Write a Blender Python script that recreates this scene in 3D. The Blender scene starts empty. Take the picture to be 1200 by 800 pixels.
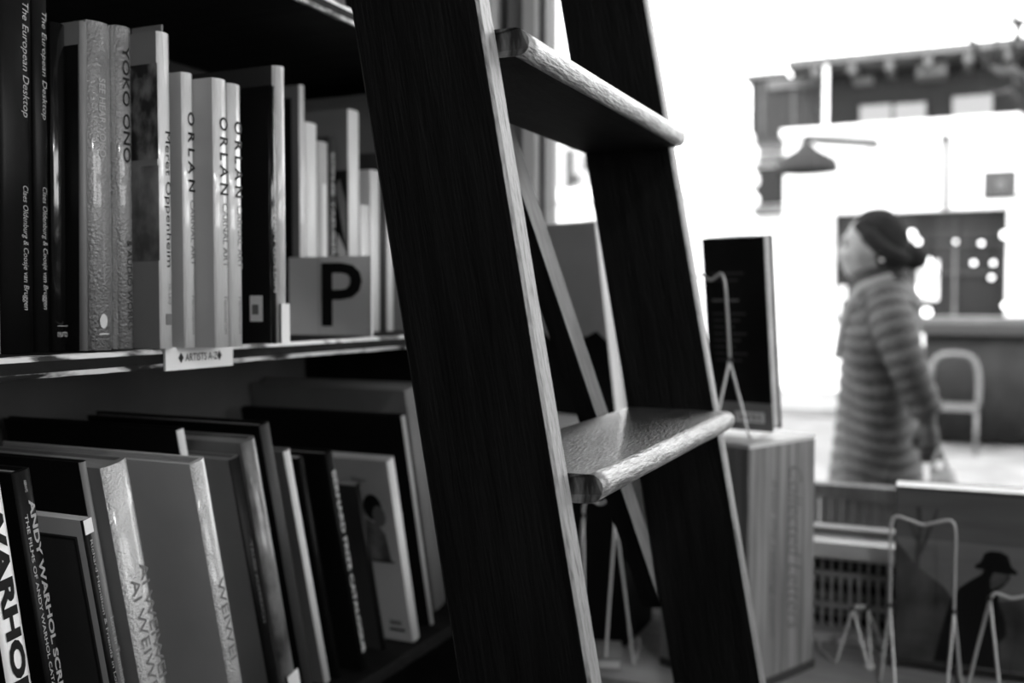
import bpy, bmesh, math, random
from mathutils import Vector, Matrix, noise
random.seed(7)
sc = bpy.context.scene
COL = sc.collection

# ------------------------------------------------------------------ camera
FPX, EYE = 1200 * 35 / 36, 1.35
YAW, PIT = math.atan2(525, FPX), math.atan2(45, FPX)
cam_d = bpy.data.cameras.new('camera')
cam_d.lens, cam_d.sensor_width, cam_d.clip_start, cam_d.clip_end = 35, 36, .02, 200
cam_d.dof.use_dof, cam_d.dof.focus_distance, cam_d.dof.aperture_fstop = True, .74, 4.3
cam = bpy.data.objects.new('camera', cam_d)
COL.objects.link(cam)
cam.location = (0, 0, EYE)
cam.rotation_euler = (math.pi / 2 - PIT, 0, YAW - math.pi / 2)
sc.camera = cam
FW = Vector((math.cos(YAW) * math.cos(PIT), math.sin(YAW) * math.cos(PIT), -math.sin(PIT)))
RT = Vector((math.sin(YAW), -math.cos(YAW), 0))
UP = RT.cross(FW)
CAM = Vector((0, 0, EYE))


def ray(u, v):
    return FW + RT * ((u - 600) / FPX) - UP * ((v - 400) / FPX)


def at(u, v, ax, val):
    d = ray(u, v)
    i = 'xyz'.index(ax)
    return CAM + d * ((val - CAM[i]) / d[i])


# ------------------------------------------------------------------ world, sun, exposure
w = bpy.data.worlds.new('overcast_sky')
sc.world = w
w.use_nodes = True
bg = w.node_tree.nodes['Background']
bg.inputs[0].default_value = (1, 1, 1, 1)
bg.inputs[1].default_value = 3.9
sun_d = bpy.data.lights.new('sun', 'SUN')
sun_d.energy, sun_d.angle = 2.5, math.radians(4)
sun = bpy.data.objects.new('sun', sun_d)
COL.objects.link(sun)
sun.rotation_euler = Vector((.62, -.35, -.75)).to_track_quat('-Z', 'Y').to_euler()
sc.view_settings.view_transform = 'Standard'
sc.view_settings.look = 'None'
sc.view_settings.exposure = .6
sc.view_settings.gamma = 1
sc.view_settings.use_curve_mapping = False

# ------------------------------------------------------------------ materials
MATS = {}


def mat(name, v, rough=.5, spec=.5, v2=None, scale=20, stretch=(1, 1, 1), bump=0, bscale=60, coat=0,
        metal=0, thresh=None, detail=4):
    """grey procedural material: two tones mixed by noise, optional fine bump"""
    if name in MATS:
        return MATS[name]
    m = bpy.data.materials.new(name)
    m.use_nodes = True
    nt = m.node_tree
    b = nt.nodes['Principled BSDF']
    b.inputs['Roughness'].default_value = rough
    b.inputs['Specular IOR Level'].default_value = spec
    b.inputs['Metallic'].default_value = metal
    b.inputs['Coat Weight'].default_value = coat
    b.inputs['Coat Roughness'].default_value = .12
    b.inputs['Base Color'].default_value = (v, v, v, 1)
    tc = nt.nodes.new('ShaderNodeTexCoord')
    mp = nt.nodes.new('ShaderNodeMapping')
    mp.inputs['Scale'].default_value = stretch
    nt.links.new(tc.outputs['Object'], mp.inputs[0])
    if v2 is not None:
        n = nt.nodes.new('ShaderNodeTexNoise')
        n.inputs['Scale'].default_value = scale
        n.inputs['Detail'].default_value = detail
        nt.links.new(mp.outputs[0], n.inputs['Vector'])
        r = nt.nodes.new('ShaderNodeValToRGB')
        lo, hi = thresh or (.3, .7)
        r.color_ramp.elements[0].position, r.color_ramp.elements[1].position = lo, hi
        r.color_ramp.elements[0].color = (v, v, v, 1)
        r.color_ramp.elements[1].color = (v2, v2, v2, 1)
        nt.links.new(n.outputs['Fac'], r.inputs[0])
        nt.links.new(r.outputs[0], b.inputs['Base Color'])
    if bump:
        n2 = nt.nodes.new('ShaderNodeTexNoise')
        n2.inputs['Scale'].default_value = bscale
        n2.inputs['Detail'].default_value = 3
        nt.links.new(mp.outputs[0], n2.inputs['Vector'])
        bp = nt.nodes.new('ShaderNodeBump')
        bp.inputs['Strength'].default_value = bump
        bp.inputs['Distance'].default_value = .002
        nt.links.new(n2.outputs['Fac'], bp.inputs['Height'])
        nt.links.new(bp.outputs[0], b.inputs['Normal'])
    MATS[name] = m
    return m


def glass_mat(name, tint=.97):
    m = bpy.data.materials.new(name)
    m.use_nodes = True
    nt = m.node_tree
    nt.nodes.remove(nt.nodes['Principled BSDF'])
    out = nt.nodes['Material Output']
    tr = nt.nodes.new('ShaderNodeBsdfTransparent')
    tr.inputs[0].default_value = (tint, tint, tint, 1)
    gl = nt.nodes.new('ShaderNodeBsdfGlossy')
    gl.inputs['Roughness'].default_value = .01
    fr = nt.nodes.new('ShaderNodeFresnel')
    fr.inputs[0].default_value = 1.45
    mx = nt.nodes.new('ShaderNodeMixShader')
    nt.links.new(fr.outputs[0], mx.inputs[0])
    nt.links.new(tr.outputs[0], mx.inputs[1])
    nt.links.new(gl.outputs[0], mx.inputs[2])
    nt.links.new(mx.outputs[0], out.inputs[0])
    return m


def emit_mat(name, v):
    m = bpy.data.materials.new(name)
    m.use_nodes = True
    b = m.node_tree.nodes['Principled BSDF']
    b.inputs['Base Color'].default_value = (.8, .8, .8, 1)
    b.inputs['Emission Color'].default_value = (1, 1, 1, 1)
    b.inputs['Emission Strength'].default_value = v
    return m


WOODD = mat('dark_stained_wood', .0025, .45, .2, v2=.009, scale=14, stretch=(6, 6, .5), bump=.5, bscale=70, detail=8)
WOODT = mat('dark_tread_wood', .008, .30, 1.0, v2=.09, scale=16, stretch=(1, 5, 5), bump=.8, bscale=110, coat=.4, detail=8)
WOODU = mat('raw_tread_underside', .006, .7, .2, v2=.018, scale=14, stretch=(1, 7, 7), bump=.3)
WOOD_GLARE = mat('glare_wood_edge', .03, .42, .5, v2=.21, scale=70, stretch=(4, 4, .7), bump=.5, bscale=150, thresh=(.26, .50), detail=8)  # pale tone paints glare onto the dark rail edges; dark specks are nicks
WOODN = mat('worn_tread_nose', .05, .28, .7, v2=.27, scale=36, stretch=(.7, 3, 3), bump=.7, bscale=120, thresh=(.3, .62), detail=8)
WOODE = mat('tread_end_grain', .015, .4, .5, v2=.16, scale=45, stretch=(1, 4, 1), bump=.3, bscale=90, thresh=(.4, .75))
SHELFB = mat('black_shelf_paint', .003, .7, .15, v2=.008, scale=20, bump=.2)
SHELFE = mat('chipped_shelf_edge', .01, .3, .6, v2=.6, scale=34, stretch=(.6, 2, 2), bump=.5, bscale=50, thresh=(.40, .52))
BACKP = mat('grey_back_panel', .05, .7, .2, v2=.085, scale=6)
PAPER = mat('paper_pages', .42, .8, .1, v2=.55, scale=60, stretch=(30, .5, .5), bump=.3)
PAPERG = mat('paper_pages_grey', .2, .8, .1, v2=.3, scale=60, stretch=(30, .5, .5), bump=.3)
BLACKC = mat('black_cover', .004, .45, .15, v2=.009, scale=12)
BLACKG = mat('black_gloss_cover', .006, .2, 1, coat=1, bump=.9, bscale=40, stretch=(3, 3, .2))
BLACKM = mat('black_matt_cover', .004, .6, .2)
DARKC = mat('dark_grey_cover', .035, .5, .3, v2=.05, scale=8)
GREYC = mat('grey_cover', .16, .5, .35, v2=.2, scale=9)
GREYL = mat('light_grey_cover', .42, .45, .4, v2=.50, scale=10)
WHITEC = mat('white_cover', .74, .38, .45, v2=.80, scale=12)
WHITEG = mat('white_gloss_cover', .70, .16, .7, v2=.78, scale=10, coat=.8, bump=.6, bscale=90, stretch=(3, 3, .5))
WHITEK = mat('crinkled_laminate', .46, .16, .7, v2=.6, scale=30, coat=1, bump=1, bscale=420)
GREYK = mat('grey_crinkled_laminate', .20, .15, .7, v2=.27, scale=30, coat=1, bump=1, bscale=420)
PICT = mat('photo_print', .008, .35, .4, v2=.22, scale=34, stretch=(1.5, 1.5, 1), thresh=(.44, .72), detail=8)
PICT2 = mat('photo_print_soft', .04, .3, .5, v2=.34, scale=16, stretch=(1.5, 1.5, 1), thresh=(.35, .65), coat=.4, detail=8)
INK = mat('black_ink', .01, .5, .3)
INKG = mat('grey_ink', .16, .5, .3)
INKL = mat('light_ink', .34, .5, .3)
INKW = mat('white_ink', .55, .5, .3)
CARD = mat('sign_card', .66, .6, .3, v2=.70, scale=5)
CARDW = mat('white_card', .7, .6, .3)
WIRE = mat('grey_wire', .62, .3, .6, metal=.3)
RUBBER = mat('black_rubber', .01, .35, .5)
PALE = mat('pale_display_paint', .55, .5, .4, v2=.65, scale=8)
DISPW = mat('display_board_wood', .22, .4, .4, v2=.32, scale=9, stretch=(6, 1, 6))
PINE = mat('striped_wood_veneer', .13, .5, .3, v2=.25, scale=9, stretch=(9, 9, .4), thresh=(.36, .62), detail=6)
PINEI = mat('burnt_lettering', .11, .6, .2)
CASEW = mat('casing_paint', .5, .5, .4, v2=.58, scale=6)
CASEG = mat('casing_grey', .16, .5, .4, v2=.2, scale=6)
WALLI = mat('interior_wall', .22, .8, .2, v2=.26, scale=3)
FLOORI = mat('interior_floor', .05, .5, .3, v2=.09, scale=8, stretch=(1, 6, 1))
GLASS = glass_mat('window_glass')


# ------------------------------------------------------------------ mesh helpers
class MB:
    def __init__(s):
        s.v, s.f, s.m, s.sm = [], [], [], []

    def add(s, verts, faces, mi=0, smooth=False):
        o = len(s.v)
        s.v += [tuple(p) for p in verts]
        for f in faces:
            s.f.append(tuple(i + o for i in f))
            s.m.append(mi)
            s.sm.append(smooth)
        return s

    def box(s, a, b, mi=0):
        x0, y0, z0 = a
        x1, y1, z1 = b
        V = [(x0, y0, z0), (x1, y0, z0), (x1, y1, z0), (x0, y1, z0), (x0, y0, z1), (x1, y0, z1), (x1, y1, z1), (x0, y1, z1)]
        return s.add(V, [(3, 2, 1, 0), (4, 5, 6, 7), (0, 1, 5, 4), (1, 2, 6, 5), (2, 3, 7, 6), (3, 0, 4, 7)], mi)

    def prism(s, poly, lo, hi, axis='z', mi=0, smooth=False):
        """extrude a 2-D polygon; axis z: (x,y) ; axis x: (y,z) ; axis y: (x,z)"""
        def P(p, h):
            return {'z': (p[0], p[1], h), 'x': (h, p[0], p[1]), 'y': (p[0], h, p[1])}[axis]
        n = len(poly)
        V = [P(p, lo) for p in poly] + [P(p, hi) for p in poly]
        F = [tuple(range(n - 1, -1, -1)), tuple(range(n, 2 * n))]
        s.add(V, F, mi)
        o = len(s.v) - 2 * n
        for i in range(n):
            j = (i + 1) % n
            s.f.append((o + i, o + j, o + n + j, o + n + i))
            s.m.append(mi)
            s.sm.append(smooth)
        return s

    def loft(s, rings, mi=0, closed=True, cap=True, smooth=True):
        n = len(rings[0])
        V = [p for r in rings for p in r]
        F = []
        for k in range(len(rings) - 1):
            for i in range(n if closed else n - 1):
                j = (i + 1) % n
                F.append((k * n + i, k * n + j, (k + 1) * n + j, (k + 1) * n + i))
        s.add(V, F, mi, smooth)
        if cap and closed:
            o = len(s.v) - len(V)
            s.f += [tuple(o + i for i in range(n - 1, -1, -1)), tuple(o + (len(rings) - 1) * n + i for i in range(n))]
            s.m += [mi, mi]
            s.sm += [False, False]
        return s

    def tube(s, path, rad, seg=8, mi=0):
        path = [Vector(p) for p in path]
        R = rad if isinstance(rad, (list, tuple)) else [rad] * len(path)
        rings = []
        t0 = (path[1] - path[0]).normalized()
        nrm = t0.orthogonal().normalized()
        for i, p in enumerate(path):
            a = path[max(i - 1, 0)]
            b = path[min(i + 1, len(path) - 1)]
            t = (b - a).normalized()
            nrm = (nrm - t * nrm.dot(t)).normalized()
            bn = t.cross(nrm)
            rings.append([p + (nrm * math.cos(q) + bn * math.sin(q)) * R[i]
                          for q in [2 * math.pi * k / seg for k in range(seg)]])
        return s.loft(rings, mi)

    def ball(s, c, r, seg=12, rg=8, mi=0):
        rx, ry, rz = r if isinstance(r, (list, tuple)) else (r, r, r)
        rings = []
        for i in range(1, rg):
            a = -math.pi / 2 + math.pi * i / rg
            rings.append([(c[0] + rx * math.cos(a) * math.cos(q), c[1] + ry * math.cos(a) * math.sin(q), c[2] + rz * math.sin(a))
                          for q in [2 * math.pi * k / seg for k in range(seg)]])
        return s.loft(rings, mi)

    def build(s, name, mats, parent=None):
        me = bpy.data.meshes.new(name)
        me.from_pydata(s.v, [], s.f)
        for m in (mats if isinstance(mats, (list, tuple)) else [mats]):
            me.materials.append(m)
        me.polygons.foreach_set('material_index', s.m)
        me.polygons.foreach_set('use_smooth', s.sm)
        me.update()
        bm = bmesh.new()
        bm.from_mesh(me)
        bmesh.ops.recalc_face_normals(bm, faces=bm.faces)
        bm.to_mesh(me)
        bm.free()
        o = bpy.data.objects.new(name, me)
        COL.objects.link(o)
        if parent:
            o.parent = parent
        return o


def smoothpath(pts, n=6, closed=False):
    P = [Vector(p) for p in pts]
    out = []
    for i in range(len(P) - 1):
        a, b, c, d = P[max(i - 1, 0)], P[i], P[i + 1], P[min(i + 2, len(P) - 1)]
        for k in range(n):
            t = k / n
            out.append(.5 * ((2 * b) + (c - a) * t + (2 * a - 5 * b + 4 * c - d) * t * t + (3 * b - a - 3 * c + d) * t ** 3))
    out.append(P[-1])
    return out


def empty(name, loc=(0, 0, 0), rot=(0, 0, 0)):
    o = bpy.data.objects.new(name, None)
    o.empty_display_size = .05
    COL.objects.link(o)
    o.location, o.rotation_euler = loc, rot
    return o


def tag(o, label, cat, group=None, kind=None):
    o['label'], o['category'] = label, cat
    if group:
        o['group'] = group
    if kind:
        o['kind'] = kind
    return o


def struct(o):
    o['kind'] = 'structure'
    return o


def text_mesh(body, shear=0, bold=0):
    cu = bpy.data.curves.new('lettering', 'FONT')
    cu.body, cu.size, cu.shear, cu.offset, cu.resolution_u = body, 1, shear, bold, 3
    cu.extrude = 0
    o = bpy.data.objects.new('lettering', cu)
    COL.objects.link(o)
    bpy.context.view_layer.update()
    me = bpy.data.meshes.new_from_object(o.evaluated_get(bpy.context.evaluated_depsgraph_get()))
    bpy.data.objects.remove(o)
    bpy.data.curves.remove(cu)
    return me


def lettering(body, parent, origin, ex, ey, length, height, m, shear=0, bold=0, name='lettering'):
    """flat print: text runs along ex from origin, letter tops towards ey; bbox scaled to length x height"""
    me = text_mesh(body, shear, bold)
    xs = [v.co.x for v in me.vertices]
    ys = [v.co.y for v in me.vertices]
    x0, x1, y0, y1 = min(xs), max(xs), min(ys), max(ys)
    ex, ey, og = Vector(ex), Vector(ey), Vector(origin)
    for v in me.vertices:
        v.co = og + ex * ((v.co.x - x0) / (x1 - x0) * length) + ey * ((v.co.y - y0) / (y1 - y0) * height)
    me.materials.clear()
    me.materials.append(m)
    me.name = name
    o = bpy.data.objects.new(name, me)
    COL.objects.link(o)
    o.parent = parent
    return o


# ------------------------------------------------------------------ room
WX, SILL = 1.74, .962          # plane of the shop window, height of its sill
b = MB().box((-3.2, -1.85, -.05), (WX + .1, 1.15, 0))
struct(b.build('floor', FLOORI))
b = MB().box((-3.2, -1.85, 3.2), (WX + .5, 1.15, 3.3))
struct(b.build('ceiling', WALLI))
struct(MB().box((-3.2, 1.0, 0), (WX + .1, 1.15, 3.2)).build('wall_left', WALLI))
struct(MB().box((-3.2, -1.85, 0), (-3.1, 1.0, 3.2)).build('wall_back', WALLI))
RY, RXA, RXB, RZA, RZB = -1.75, -.85, 1.55, 1.2, 3.0      # side window of the corner shop, right of the view
mb = MB().box((-3.1, RY - .1, 0), (WX + .1, RY, RZA)).box((-3.1, RY - .1, RZB), (WX + .1, RY, 3.2))
mb.box((-3.1, RY - .1, RZA), (RXA, RY, RZB)).box((RXB, RY - .1, RZA), (WX + .1, RY, RZB))
struct(mb.build('wall_right', WALLI))
win2 = empty('window_2', (RXA, RY, RZA))
struct(win2)
for i in range(2):
    xa_, xb_ = RXA + i * (RXB - RXA) / 2, RXA + (i + 1) * (RXB - RXA) / 2
    o = MB().box((xa_ - RXA, -.06, 0), (xb_ - RXA, -.055, RZB - RZA)).build('pane', GLASS, win2)
    o = MB().box((xb_ - RXA - .03, -.09, 0), (xb_ - RXA + .03, -.02, RZB - RZA)).build('mullion', CASEG, win2)
MB().box((0, -.12, -.02), (RXB - RXA, .06, .0)).build('sill', PALE, win2)
wf = MB().box((WX - .005, RY, 0), (WX + .1, 1.0, SILL - .03))
wf.box((WX - .005, RY, 2.95), (WX + .1, 1.0, 3.2))
wf.box((WX - .005, RY, SILL - .03), (WX + .1, -1.66, 2.95))
wf.box((WX + .02, .86, SILL - .03), (WX + .1, 1.0, 2.95))
struct(wf.build('wall_front', WALLI))
win = empty('window_1', (WX, .7, SILL))
struct(win)
win['label'] = 'large plate glass shop window looking onto the street'


def wbox(name, y0, y1, x0, x1, z0, z1, m):
    o = MB().box((x0, y0, z0), (x1, y1, z1)).build(name, m, win)
    o.matrix_parent_inverse = Matrix.Translation(-win.location)
    return o


def yp(u, x=WX):
    return at(u, 100, 'x', x).y


wbox('casing_board', yp(584), .87, WX - .03, WX + .05, SILL, 2.95, CASEW)
wbox('casing_gap', yp(597), yp(584), WX + .03, WX + .05, SILL, 2.95, BLACKM)
wbox('jamb', yp(617), yp(597), WX - .01, WX + .06, SILL, 2.95, CASEG)
wbox('stop_bead', yp(632), yp(617), WX - .02, WX + .06, SILL, 2.95, CASEW)
wbox('gasket', yp(635), yp(632), WX + .0, WX + .05, SILL, 2.95, BLACKM)
wbox('sash_stile', yp(641), yp(635), WX - .005, WX + .05, SILL, 2.95, CASEG)
PANES = [(-1.66, yp(641))]
for i, (a, c) in enumerate(PANES):
    wbox('pane', a, c, WX + .022, WX + .028, SILL, 2.95, GLASS)
    if i:
        wbox('mullion', c, c + .06, WX - .01, WX + .06, SILL, 2.95, CASEG)
sill = MB().prism([(WX - .075, SILL - .022), (WX - .07, SILL), (WX + .03, SILL), (WX + .03, SILL - .03), (WX - .06, SILL - .03)], RY + .08, .87, 'y')
so = sill.build('sill', PALE, win)
so.matrix_parent_inverse = Matrix.Translation(-win.location)
wbox('sill_bead', RY + .08, .87, WX - .012, WX + .02, SILL, SILL + .012, CASEG)
# light portals in the glazed openings (sampling aid for the sky, they give no light of their own)
for a, c in PANES:
    ld = bpy.data.lights.new('window_portal', 'AREA')
    ld.shape, ld.size, ld.size_y = 'RECTANGLE', c - a, 2.95 - SILL
    ld.cycles.is_portal = True
    lo = bpy.data.objects.new('window_portal', ld)
    COL.objects.link(lo)
    lo.location = (WX + .06, (a + c) / 2, (SILL + 2.95) / 2)
    lo.rotation_euler = Vector((-1, 0, 0)).to_track_quat('-Z', 'Z').to_euler()

ld = bpy.data.lights.new('window_portal', 'AREA')
ld.shape, ld.size, ld.size_y = 'RECTANGLE', RXB - RXA, RZB - RZA
ld.cycles.is_portal = True
lo = bpy.data.objects.new('window_portal', ld)
COL.objects.link(lo)
lo.location = ((RXA + RXB) / 2, RY - .09, (RZA + RZB) / 2)
lo.rotation_euler = Vector((0, 1, 0)).to_track_quat('-Z', 'Z').to_euler()

lp = empty('added_spotlight', (-.25, -.75, 3.2))  # added lamp, unseen by the camera, for highlights on the glossy spines
tag(lp, 'small black ceiling spotlight added out of view to put sparkle on the book spines', 'lamp')
MB().tube([(0, 0, 0), (0, 0, -.35)], .008).build('stem', RUBBER, lp)
mb = MB().loft([[(r_ * math.cos(q), r_ * math.sin(q), z_) for q in [k * math.pi / 8 for k in range(16)]] for z_, r_ in ((-.33, .03), (-.36, .06), (-.42, .09), (-.48, .11))], cap=False)
mb.build('shade', RUBBER, lp)
ld = bpy.data.lights.new('added_sparkle_light', 'POINT')
ld.energy, ld.shadow_soft_size = 17, .05
lo = bpy.data.objects.new('added_sparkle_light', ld)
COL.objects.link(lo)
lo.parent = lp
lo.location = (0, 0, -.50)

# ------------------------------------------------------------------ bookcase
BX0, BX1, BY0, BY1 = .2, 1.36, .652, .985
TOPS = [.09, .49, .893, 1.309, 1.693, 2.07, 2.44, 2.80]
bc = empty('bookcase', ((BX0 + BX1) / 2, (BY0 + BY1) / 2, 0))
tag(bc, 'tall black-painted bookcase with chipped shelf edges filled with art books', 'bookcase')
INV = Matrix.Translation(-bc.location)


def bpart(mb, name, m):
    o = mb.build(name, m, bc)
    o.matrix_parent_inverse = INV
    return o


bpart(MB().box((BX0, BY1 - .012, 0), (BX1, BY1, 3.08)), 'back_panel', BACKP)
for x in (BX0, BX1 - .02):
    bpart(MB().box((x, BY0 + .004, 0), (x + .02, BY1 - .012, 3.08)), 'side_panel', SHELFB)
bpart(MB().box((BX0, BY0, 3.08), (BX1, BY1, 3.1)), 'top_panel', SHELFB)
for zt in TOPS:
    t, x0, x1 = .018, BX0 + .02, BX1 - .02
    e = .0045
    worn = zt in TOPS[3:5]
    prof = [(BY0, zt - t + e), (BY0 + .001, zt - t + .0005), (BY0 + e, zt - t), (BY1 - .012, zt - t), (BY1 - .012, zt), (BY0 + e, zt),
            (BY0 + .001, zt - .0005), (BY0, zt - e)]
    mb = MB()
    n = 90
    rings = []
    for k in range(n + 1):
        x = x0 + (x1 - x0) * k / n
        rg = []
        for q, (y, z) in enumerate(prof):
            j = noise.noise(Vector((x * 45, zt * 7 + q * 3, 0))) * .0014 if q not in (3, 4) else 0
            rg.append((x, y + abs(j), z + (j if q in (1, 2, 5, 6) else 0)))
        rings.append(rg)
    mb.loft(rings, 0, smooth=False)
    nq = len(prof)
    for fi in range(n * nq):
        if worn and fi % nq in (0, 1, 5, 6):
            mb.m[fi] = 1
        if fi % nq == 7:
            mb.m[fi] = 0
    bpart(mb, 'shelf', [SHELFB, SHELFE])

# ------------------------------------------------------------------ ladder
LEAN = math.atan(.18)
LYF = .256                      # front of the rails at eye height
RN0, RN1, RF0, RF1 = .594, .615, 1.05, 1.071


def lyf(z):
    return LYF + .18 * (z - EYE)


lad = empty('library_ladder', ((RN0 + RF1) / 2, lyf(0) + .05, 0))
tag(lad, 'dark stained wooden library ladder with worn rounded treads leaning on the bookcase', 'ladder')
LINV = Matrix.Translation(-lad.location)
RD = .098
ztop = 3.02
for x0, x1 in ((RN0, RN1), (RF0, RF1)):
    # built along its own axis, then leaned
    Lr = ztop / math.cos(LEAN)
    dp = RD * math.cos(LEAN)
    c = .0022
    pl = [(x0 + c, 0), (x1 - c, 0), (x1, c), (x1, dp - c), (x1 - c, dp), (x0 + c, dp), (x0, dp - c), (x0, c)]
    mb = MB()
    nz = 60
    rings = []
    for k in range(nz + 1):
        z = Lr * k / nz
        rg = []
        for q, (px, py) in enumerate(pl):
            j = noise.noise(Vector((z * 20, q * 5.1, x0 * 9))) * .0006
            rg.append((px - (x0 + x1) / 2 + (j if q in (2, 7, 0, 1) else 0), py, z))
        rings.append(rg)
    mb.loft(rings, 0, smooth=False)
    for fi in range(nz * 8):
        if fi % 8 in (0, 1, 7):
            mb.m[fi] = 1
    o = mb.build('rail', [WOODD, WOOD_GLARE], lad)
    o.location = Vector(((x0 + x1) / 2, lyf(0), 0)) - lad.location
    o.rotation_euler = (-LEAN, 0, 0)
    o.matrix_parent_inverse = Matrix()
zk = [1.236 + .3 * k for k in range(-4, 6)]
for z in zk:
    if z < .03:
        continue
    th, pro = .0195, .019
    yf, yb = lyf(z - .01) - pro, lyf(z - .01) + RD - .002
    # profile in (y,z), bull-nosed front ; mitred ends
    prof = []
    for k in range(9):
        a = math.pi / 2 + math.pi * k / 8
        prof.append((yf + .0085 + .0085 * math.cos(a), z - th / 2 + th / 2 * math.sin(a)))
    prof += [(yb, z - th), (yb, z)]
    mb = MB()
    n = 24
    rings = []
    for k in range(n + 1):
        f = k / n
        rg = []
        for q, (y, zz) in enumerate(prof):
            front = max(0, lyf(z - .01) - y)
            xa, xb = RN1 + front * .55, RF0 - front * .1
            x = xa + (xb - xa) * f
            wv = noise.noise(Vector((x * 9, z * 13, q * .4))) * .0007 if q < 9 else 0
            rg.append((x - (RN1 + RF0) / 2, y - yf + wv, zz - z + (wv if q in (0, 1) else 0)))
        rings.append(rg)
    mb.loft(rings, 0, smooth=False)
    nq = len(prof)
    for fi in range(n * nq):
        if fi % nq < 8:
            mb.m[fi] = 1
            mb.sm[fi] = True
        elif fi % nq == 8:
            mb.m[fi] = 3
    mb.m[-1] = mb.m[-2] = 2
    o = mb.build('tread', [WOODT, WOODN, WOODE, WOODU], lad)
    o.location = Vector(((RN1 + RF0) / 2, yf, z)) - lad.location
    o.matrix_parent_inverse = Matrix()
# diagonal brace across the backs of the rails
A, Bp = Vector((RN0 + .01, lyf(2.02) + RD + .001, 2.02)), Vector((RF1 - .005, lyf(1.03) + RD + .001, 1.03))
L = (Bp - A).length
mb = MB().box((-.014, 0, -.01), (.014, .021, L + .01))
for i, f in enumerate(mb.f):
    if i in (2,):
        mb.m[i] = 1
o = mb.build('diagonal_brace', [WOODD, mat('lit_brace_wood', .12, .45, .4, v2=.2, scale=30, stretch=(6, 6, .8))], lad)  # front face coloured lighter than the rest, painting in the light it catches
zx = (Bp - A).normalized()
yx = Vector((0, 1, 0))
yx = (yx - zx * yx.dot(zx)).normalized()
xx = yx.cross(zx)
M = Matrix((xx, yx, zx)).transposed().to_4x4()
M.translation = A - lad.location
o.matrix_local = M


# ------------------------------------------------------------------ books
def book(name, label, x, y, z, t, h, d, cover, spine=None, pages=PAPER, lean=0, group=None, round_=.003, paper=False):
    """standing book: spine faces -Y at y, left cover at x, base at z; lean tips the top towards -X"""
    root = empty(name, (x, y, z), (0, -lean, 0))
    tag(root, label, 'book', group)
    c = .0012 if paper else .0028
    ov = 0 if paper else .003
    n = 7
    arc = [(t * k / (n - 1), round_ * (1 - math.sin(math.pi * k / (n - 1)) ** .7)) for k in range(n)]
    poly = [(0, d)] + [(px, py) for px, py in arc] + [(t, d), (t - c, d), (t - c, round_ + c), (c, round_ + c), (c, d)]
    mb = MB()
    mb.prism(poly, 0, h, 'z', 0)
    np_ = len(poly)
    for k in range(n - 1):        # spine strips
        mb.m[2 + 1 + k] = 1
        mb.sm[2 + 1 + k] = n > 3
    cv = mb.build('cover', [cover, spine or cover], root)
    MB().box((c, round_ + c, ov), (t - c, d - (.004 if not paper else .0005), h - ov)).build('page_block', pages, root)
    return root, cv


def spine_text(cv, body, t, h, f0, f1, m, size=.5, off=.5, shear=0, bold=0, yy=-.0004):
    """text running down the spine; f0..f1 from the top as fractions of the height; size and centre in fractions of thickness"""
    return lettering(body, cv, (t * (off - size / 2), yy, h * (1 - f0)), (0, 0, -1), (1, 0, 0), h * (f1 - f0), t * size, m, shear, bold)


def cover_print(cv, x, pts, m, name='cover_print', off=.0004):
    """flat print on the left cover: pts in (depth from spine, height)"""
    mb = MB()
    mb.add([(x - off, a, b_) for a, b_ in pts], [tuple(range(len(pts)))])
    return mb.build(name, m, cv)


def rect(a, b_, c, d_):
    return [(a, b_), (c, b_), (c, d_), (a, d_)]


SZ = 1.309


def solve_y(u, x):
    d = ray(u, 300)
    return x * d.y / d.x


def upper(name, label, x0, us, ue, vtop, d, cover, spine=None, yfix=None, lean=0, **k):
    y = yfix if yfix else solve_y(us, x0)
    if x0 is None:
        x0 = at(us, 300, 'y', y).x
    x1 = at(ue, 300, 'y', y).x
    h = at((us + ue) / 2, vtop, 'y', y).z - SZ
    r, cv = book(name, label, x0, y, SZ + .0005, x1 - x0 - .0006, h, d, cover, spine, lean=lean, **k)
    return r, cv, x1 - x0 - .0006, h, x1


E2 = 'twin black volumes'
r, cv, t, h, x1 = upper('hardcover_book', 'pale book at the left edge of the upper shelf', None, -30, 2.5, -30, .24, GREYL, yfix=.692)
r, cv, t, h, x1 = upper('hardcover_book', 'black hardcover with serif title, leftmost of the two matching volumes', x1, 3, 41, -75, .25, BLACKC, lean=-.010)
spine_text(cv, 'The European Desktop', t, h, .155, .43, INKL, .25, .72, .25)
spine_text(cv, 'Claes Oldenburg & Coosje van Bruggen', t, h, .595, .895, INKL, .21, .68, .25)
r, cv, t, h, x1 = upper('hardcover_book', 'black hardcover with serif title, right one of the two matching volumes', x1 + .001, 42, 59.5, -66, .25, BLACKC, lean=-.010)
spine_text(cv, 'The European Desktop', t, h, .168, .43, INKL, .40, .6, .25)
spine_text(cv, 'Claes Oldenburg & Coosje van Bruggen', t, h, .595, .895, INKL, .4, .55, .25)
r, cv, t, h, x1 = upper('hardcover_book', 'shiny black book with streaked reflections and tiny imprint near its foot', x1 + .0015, 62, 80, 28, .26, BLACKG, lean=-.012)
lettering('murto', cv, (.003, -.0004, .012), (1, 0, 0), (0, 0, 1), .010, .005, INKL)
MB().box((.003, -.0005, .021), (t - .002, -.0001, .0215)).build('rule_line', INKL, cv)
r, cv, t, h, x1 = upper('hardcover_book', 'grey cloth book with large black panel on its cover', x1 + .001, 96, 104.5, 26, .24, GREYC, GREYC, lean=-.014)
cover_print(cv, 0, rect(.004, .0, .2, h * .93), BLACKC)
r, cv, t, h, x1 = upper('hardcover_book', 'grey crinkled laminated book with oval emblem at the foot of its spine', x1 + .0005, 109, 138, 28, .23, GREYK, GREYK, round_=.006, lean=-.006)
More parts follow.
